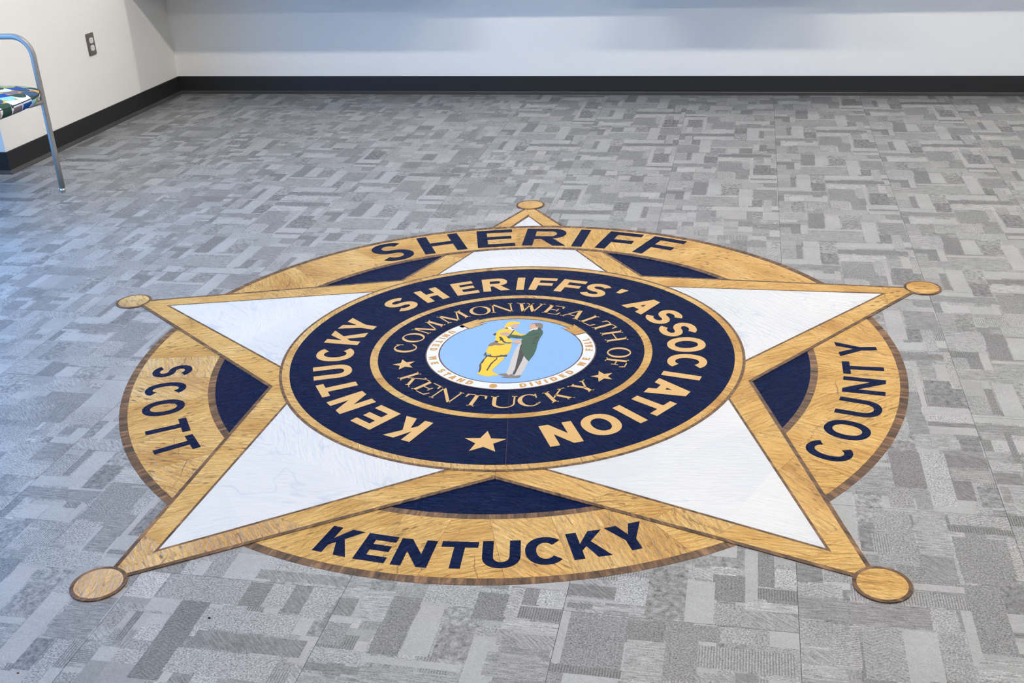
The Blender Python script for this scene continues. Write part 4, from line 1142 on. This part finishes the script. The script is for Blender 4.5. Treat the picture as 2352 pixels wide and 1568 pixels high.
seat = mesh_obj('seat', v, f, M['fabric'], ch, True)
pp = ring(0.999, 0.459) 
tube('piping', pp + [pp[0]], 0.0022, M['piping'], seat, 8, False)
# curved back cushion between the two frames (outside the picture)
bv, bf = [], []
nb = 18
for i in range(nb + 1):
    u = i / nb * 2 - 1
    yy = u * 0.27
    xo = xb - 0.03 + 0.05 * u * u
    e = math.sqrt(max(0.0, 1 - abs(u) ** 5))
    for dx, dz in ((0.0, 0.0), (0.028, 0.02), (0.034, 0.13), (0.026, 0.25), (0.0, 0.275), (-0.018, 0.25), (-0.022, 0.13), (-0.018, 0.02)):
        zc = 0.70
        bv.append((xo + dx * (0.3 + 0.7 * e) - (dz - 0.13) * 0.18, yy, zc + (dz - 0.1375) * (0.55 + 0.45 * e)))
m = 8
for i in range(nb):
    for j in range(m):
        bf.append((i * m + j, (i + 1) * m + j, (i + 1) * m + (j + 1) % m, i * m + (j + 1) % m))
bf.append(tuple(range(m)))
bf.append(tuple(nb * m + j for j in range(m - 1, -1, -1)))
mesh_obj('backrest', bv, bf, M['fabric'], ch, True)

# ------------------------------------------------------------------ counter added out of view, its depths stepped to shape shadow bands
ct = empty('shadow_counter', (0, YB + T, 0.70))
tag(ct, 'unseen grey counter added on the back wall to cast its shadow bands', 'counter')
def ctop(x0, x1, d):
    return box('shadow_counter_top', (x0, -d, 0.0), (x1, 0.0, 0.04), M['counter'], ct)
ctop(-2.78, -0.95, 0.45)
ctop(-0.95, 0.02, 0.285)
ctop(0.02, 1.02, 0.45)
ctop(1.02, XR - 0.01, 0.285)

# ------------------------------------------------------------------ linear ceiling lights
for k, (y, row) in enumerate(((YB - 0.43, 'nearest the back wall'), (YB - 2.42, 'over the badge top'), (YB - 4.4, 'over the badge bottom'), (YB - 6.4, 'at the front'))):
    for x, pos in (((-1.35, 'left'), (0.85, 'middle'), (3.05, 'right')) if k < 2 else ((-0.15, 'left'), (2.05, 'right'))):
        L = empty('ceiling_light', (x, y, H))
        tag(L, 'slim linear ceiling light, %s of the row %s' % (pos, row), 'light', 'linear ceiling lights')
        box('housing', (-0.62, -0.085, -0.03), (0.62, 0.085, -0.0005), M['ceil'], L)
        box('diffuser', (-0.60, -0.065, -0.034), (0.60, 0.065, -0.0295), M['lamp%d' % k], L)

# ------------------------------------------------------------------ crumbs on the floor
def crumb(loc, s, mat, label, seed):
    rg = random.Random(seed)
    pr = [(0.35, 0.0), (0.95, 0.2), (1.0, 0.5), (0.7, 0.85), (0.2, 1.0)]
    o = lathe('crumb', [(a * s, b * s * 0.9) for a, b in pr], mat, None, 9, loc)
    for v_ in o.data.vertices:
        v_.co.x *= rg.uniform(0.8, 1.3)
        v_.co.y *= rg.uniform(0.7, 1.1)
    tag(o, label, 'crumb')
crumb((-0.359, -1.293, 0.0), 0.0024, M['crumb'], 'tiny black crumb on the floor below the KENTUCKY arc', 1)
crumb((-0.654, -1.499, 0.0), 0.0022, M['crumb2'], 'tiny rust-brown crumb on the floor at the near left corner', 2)
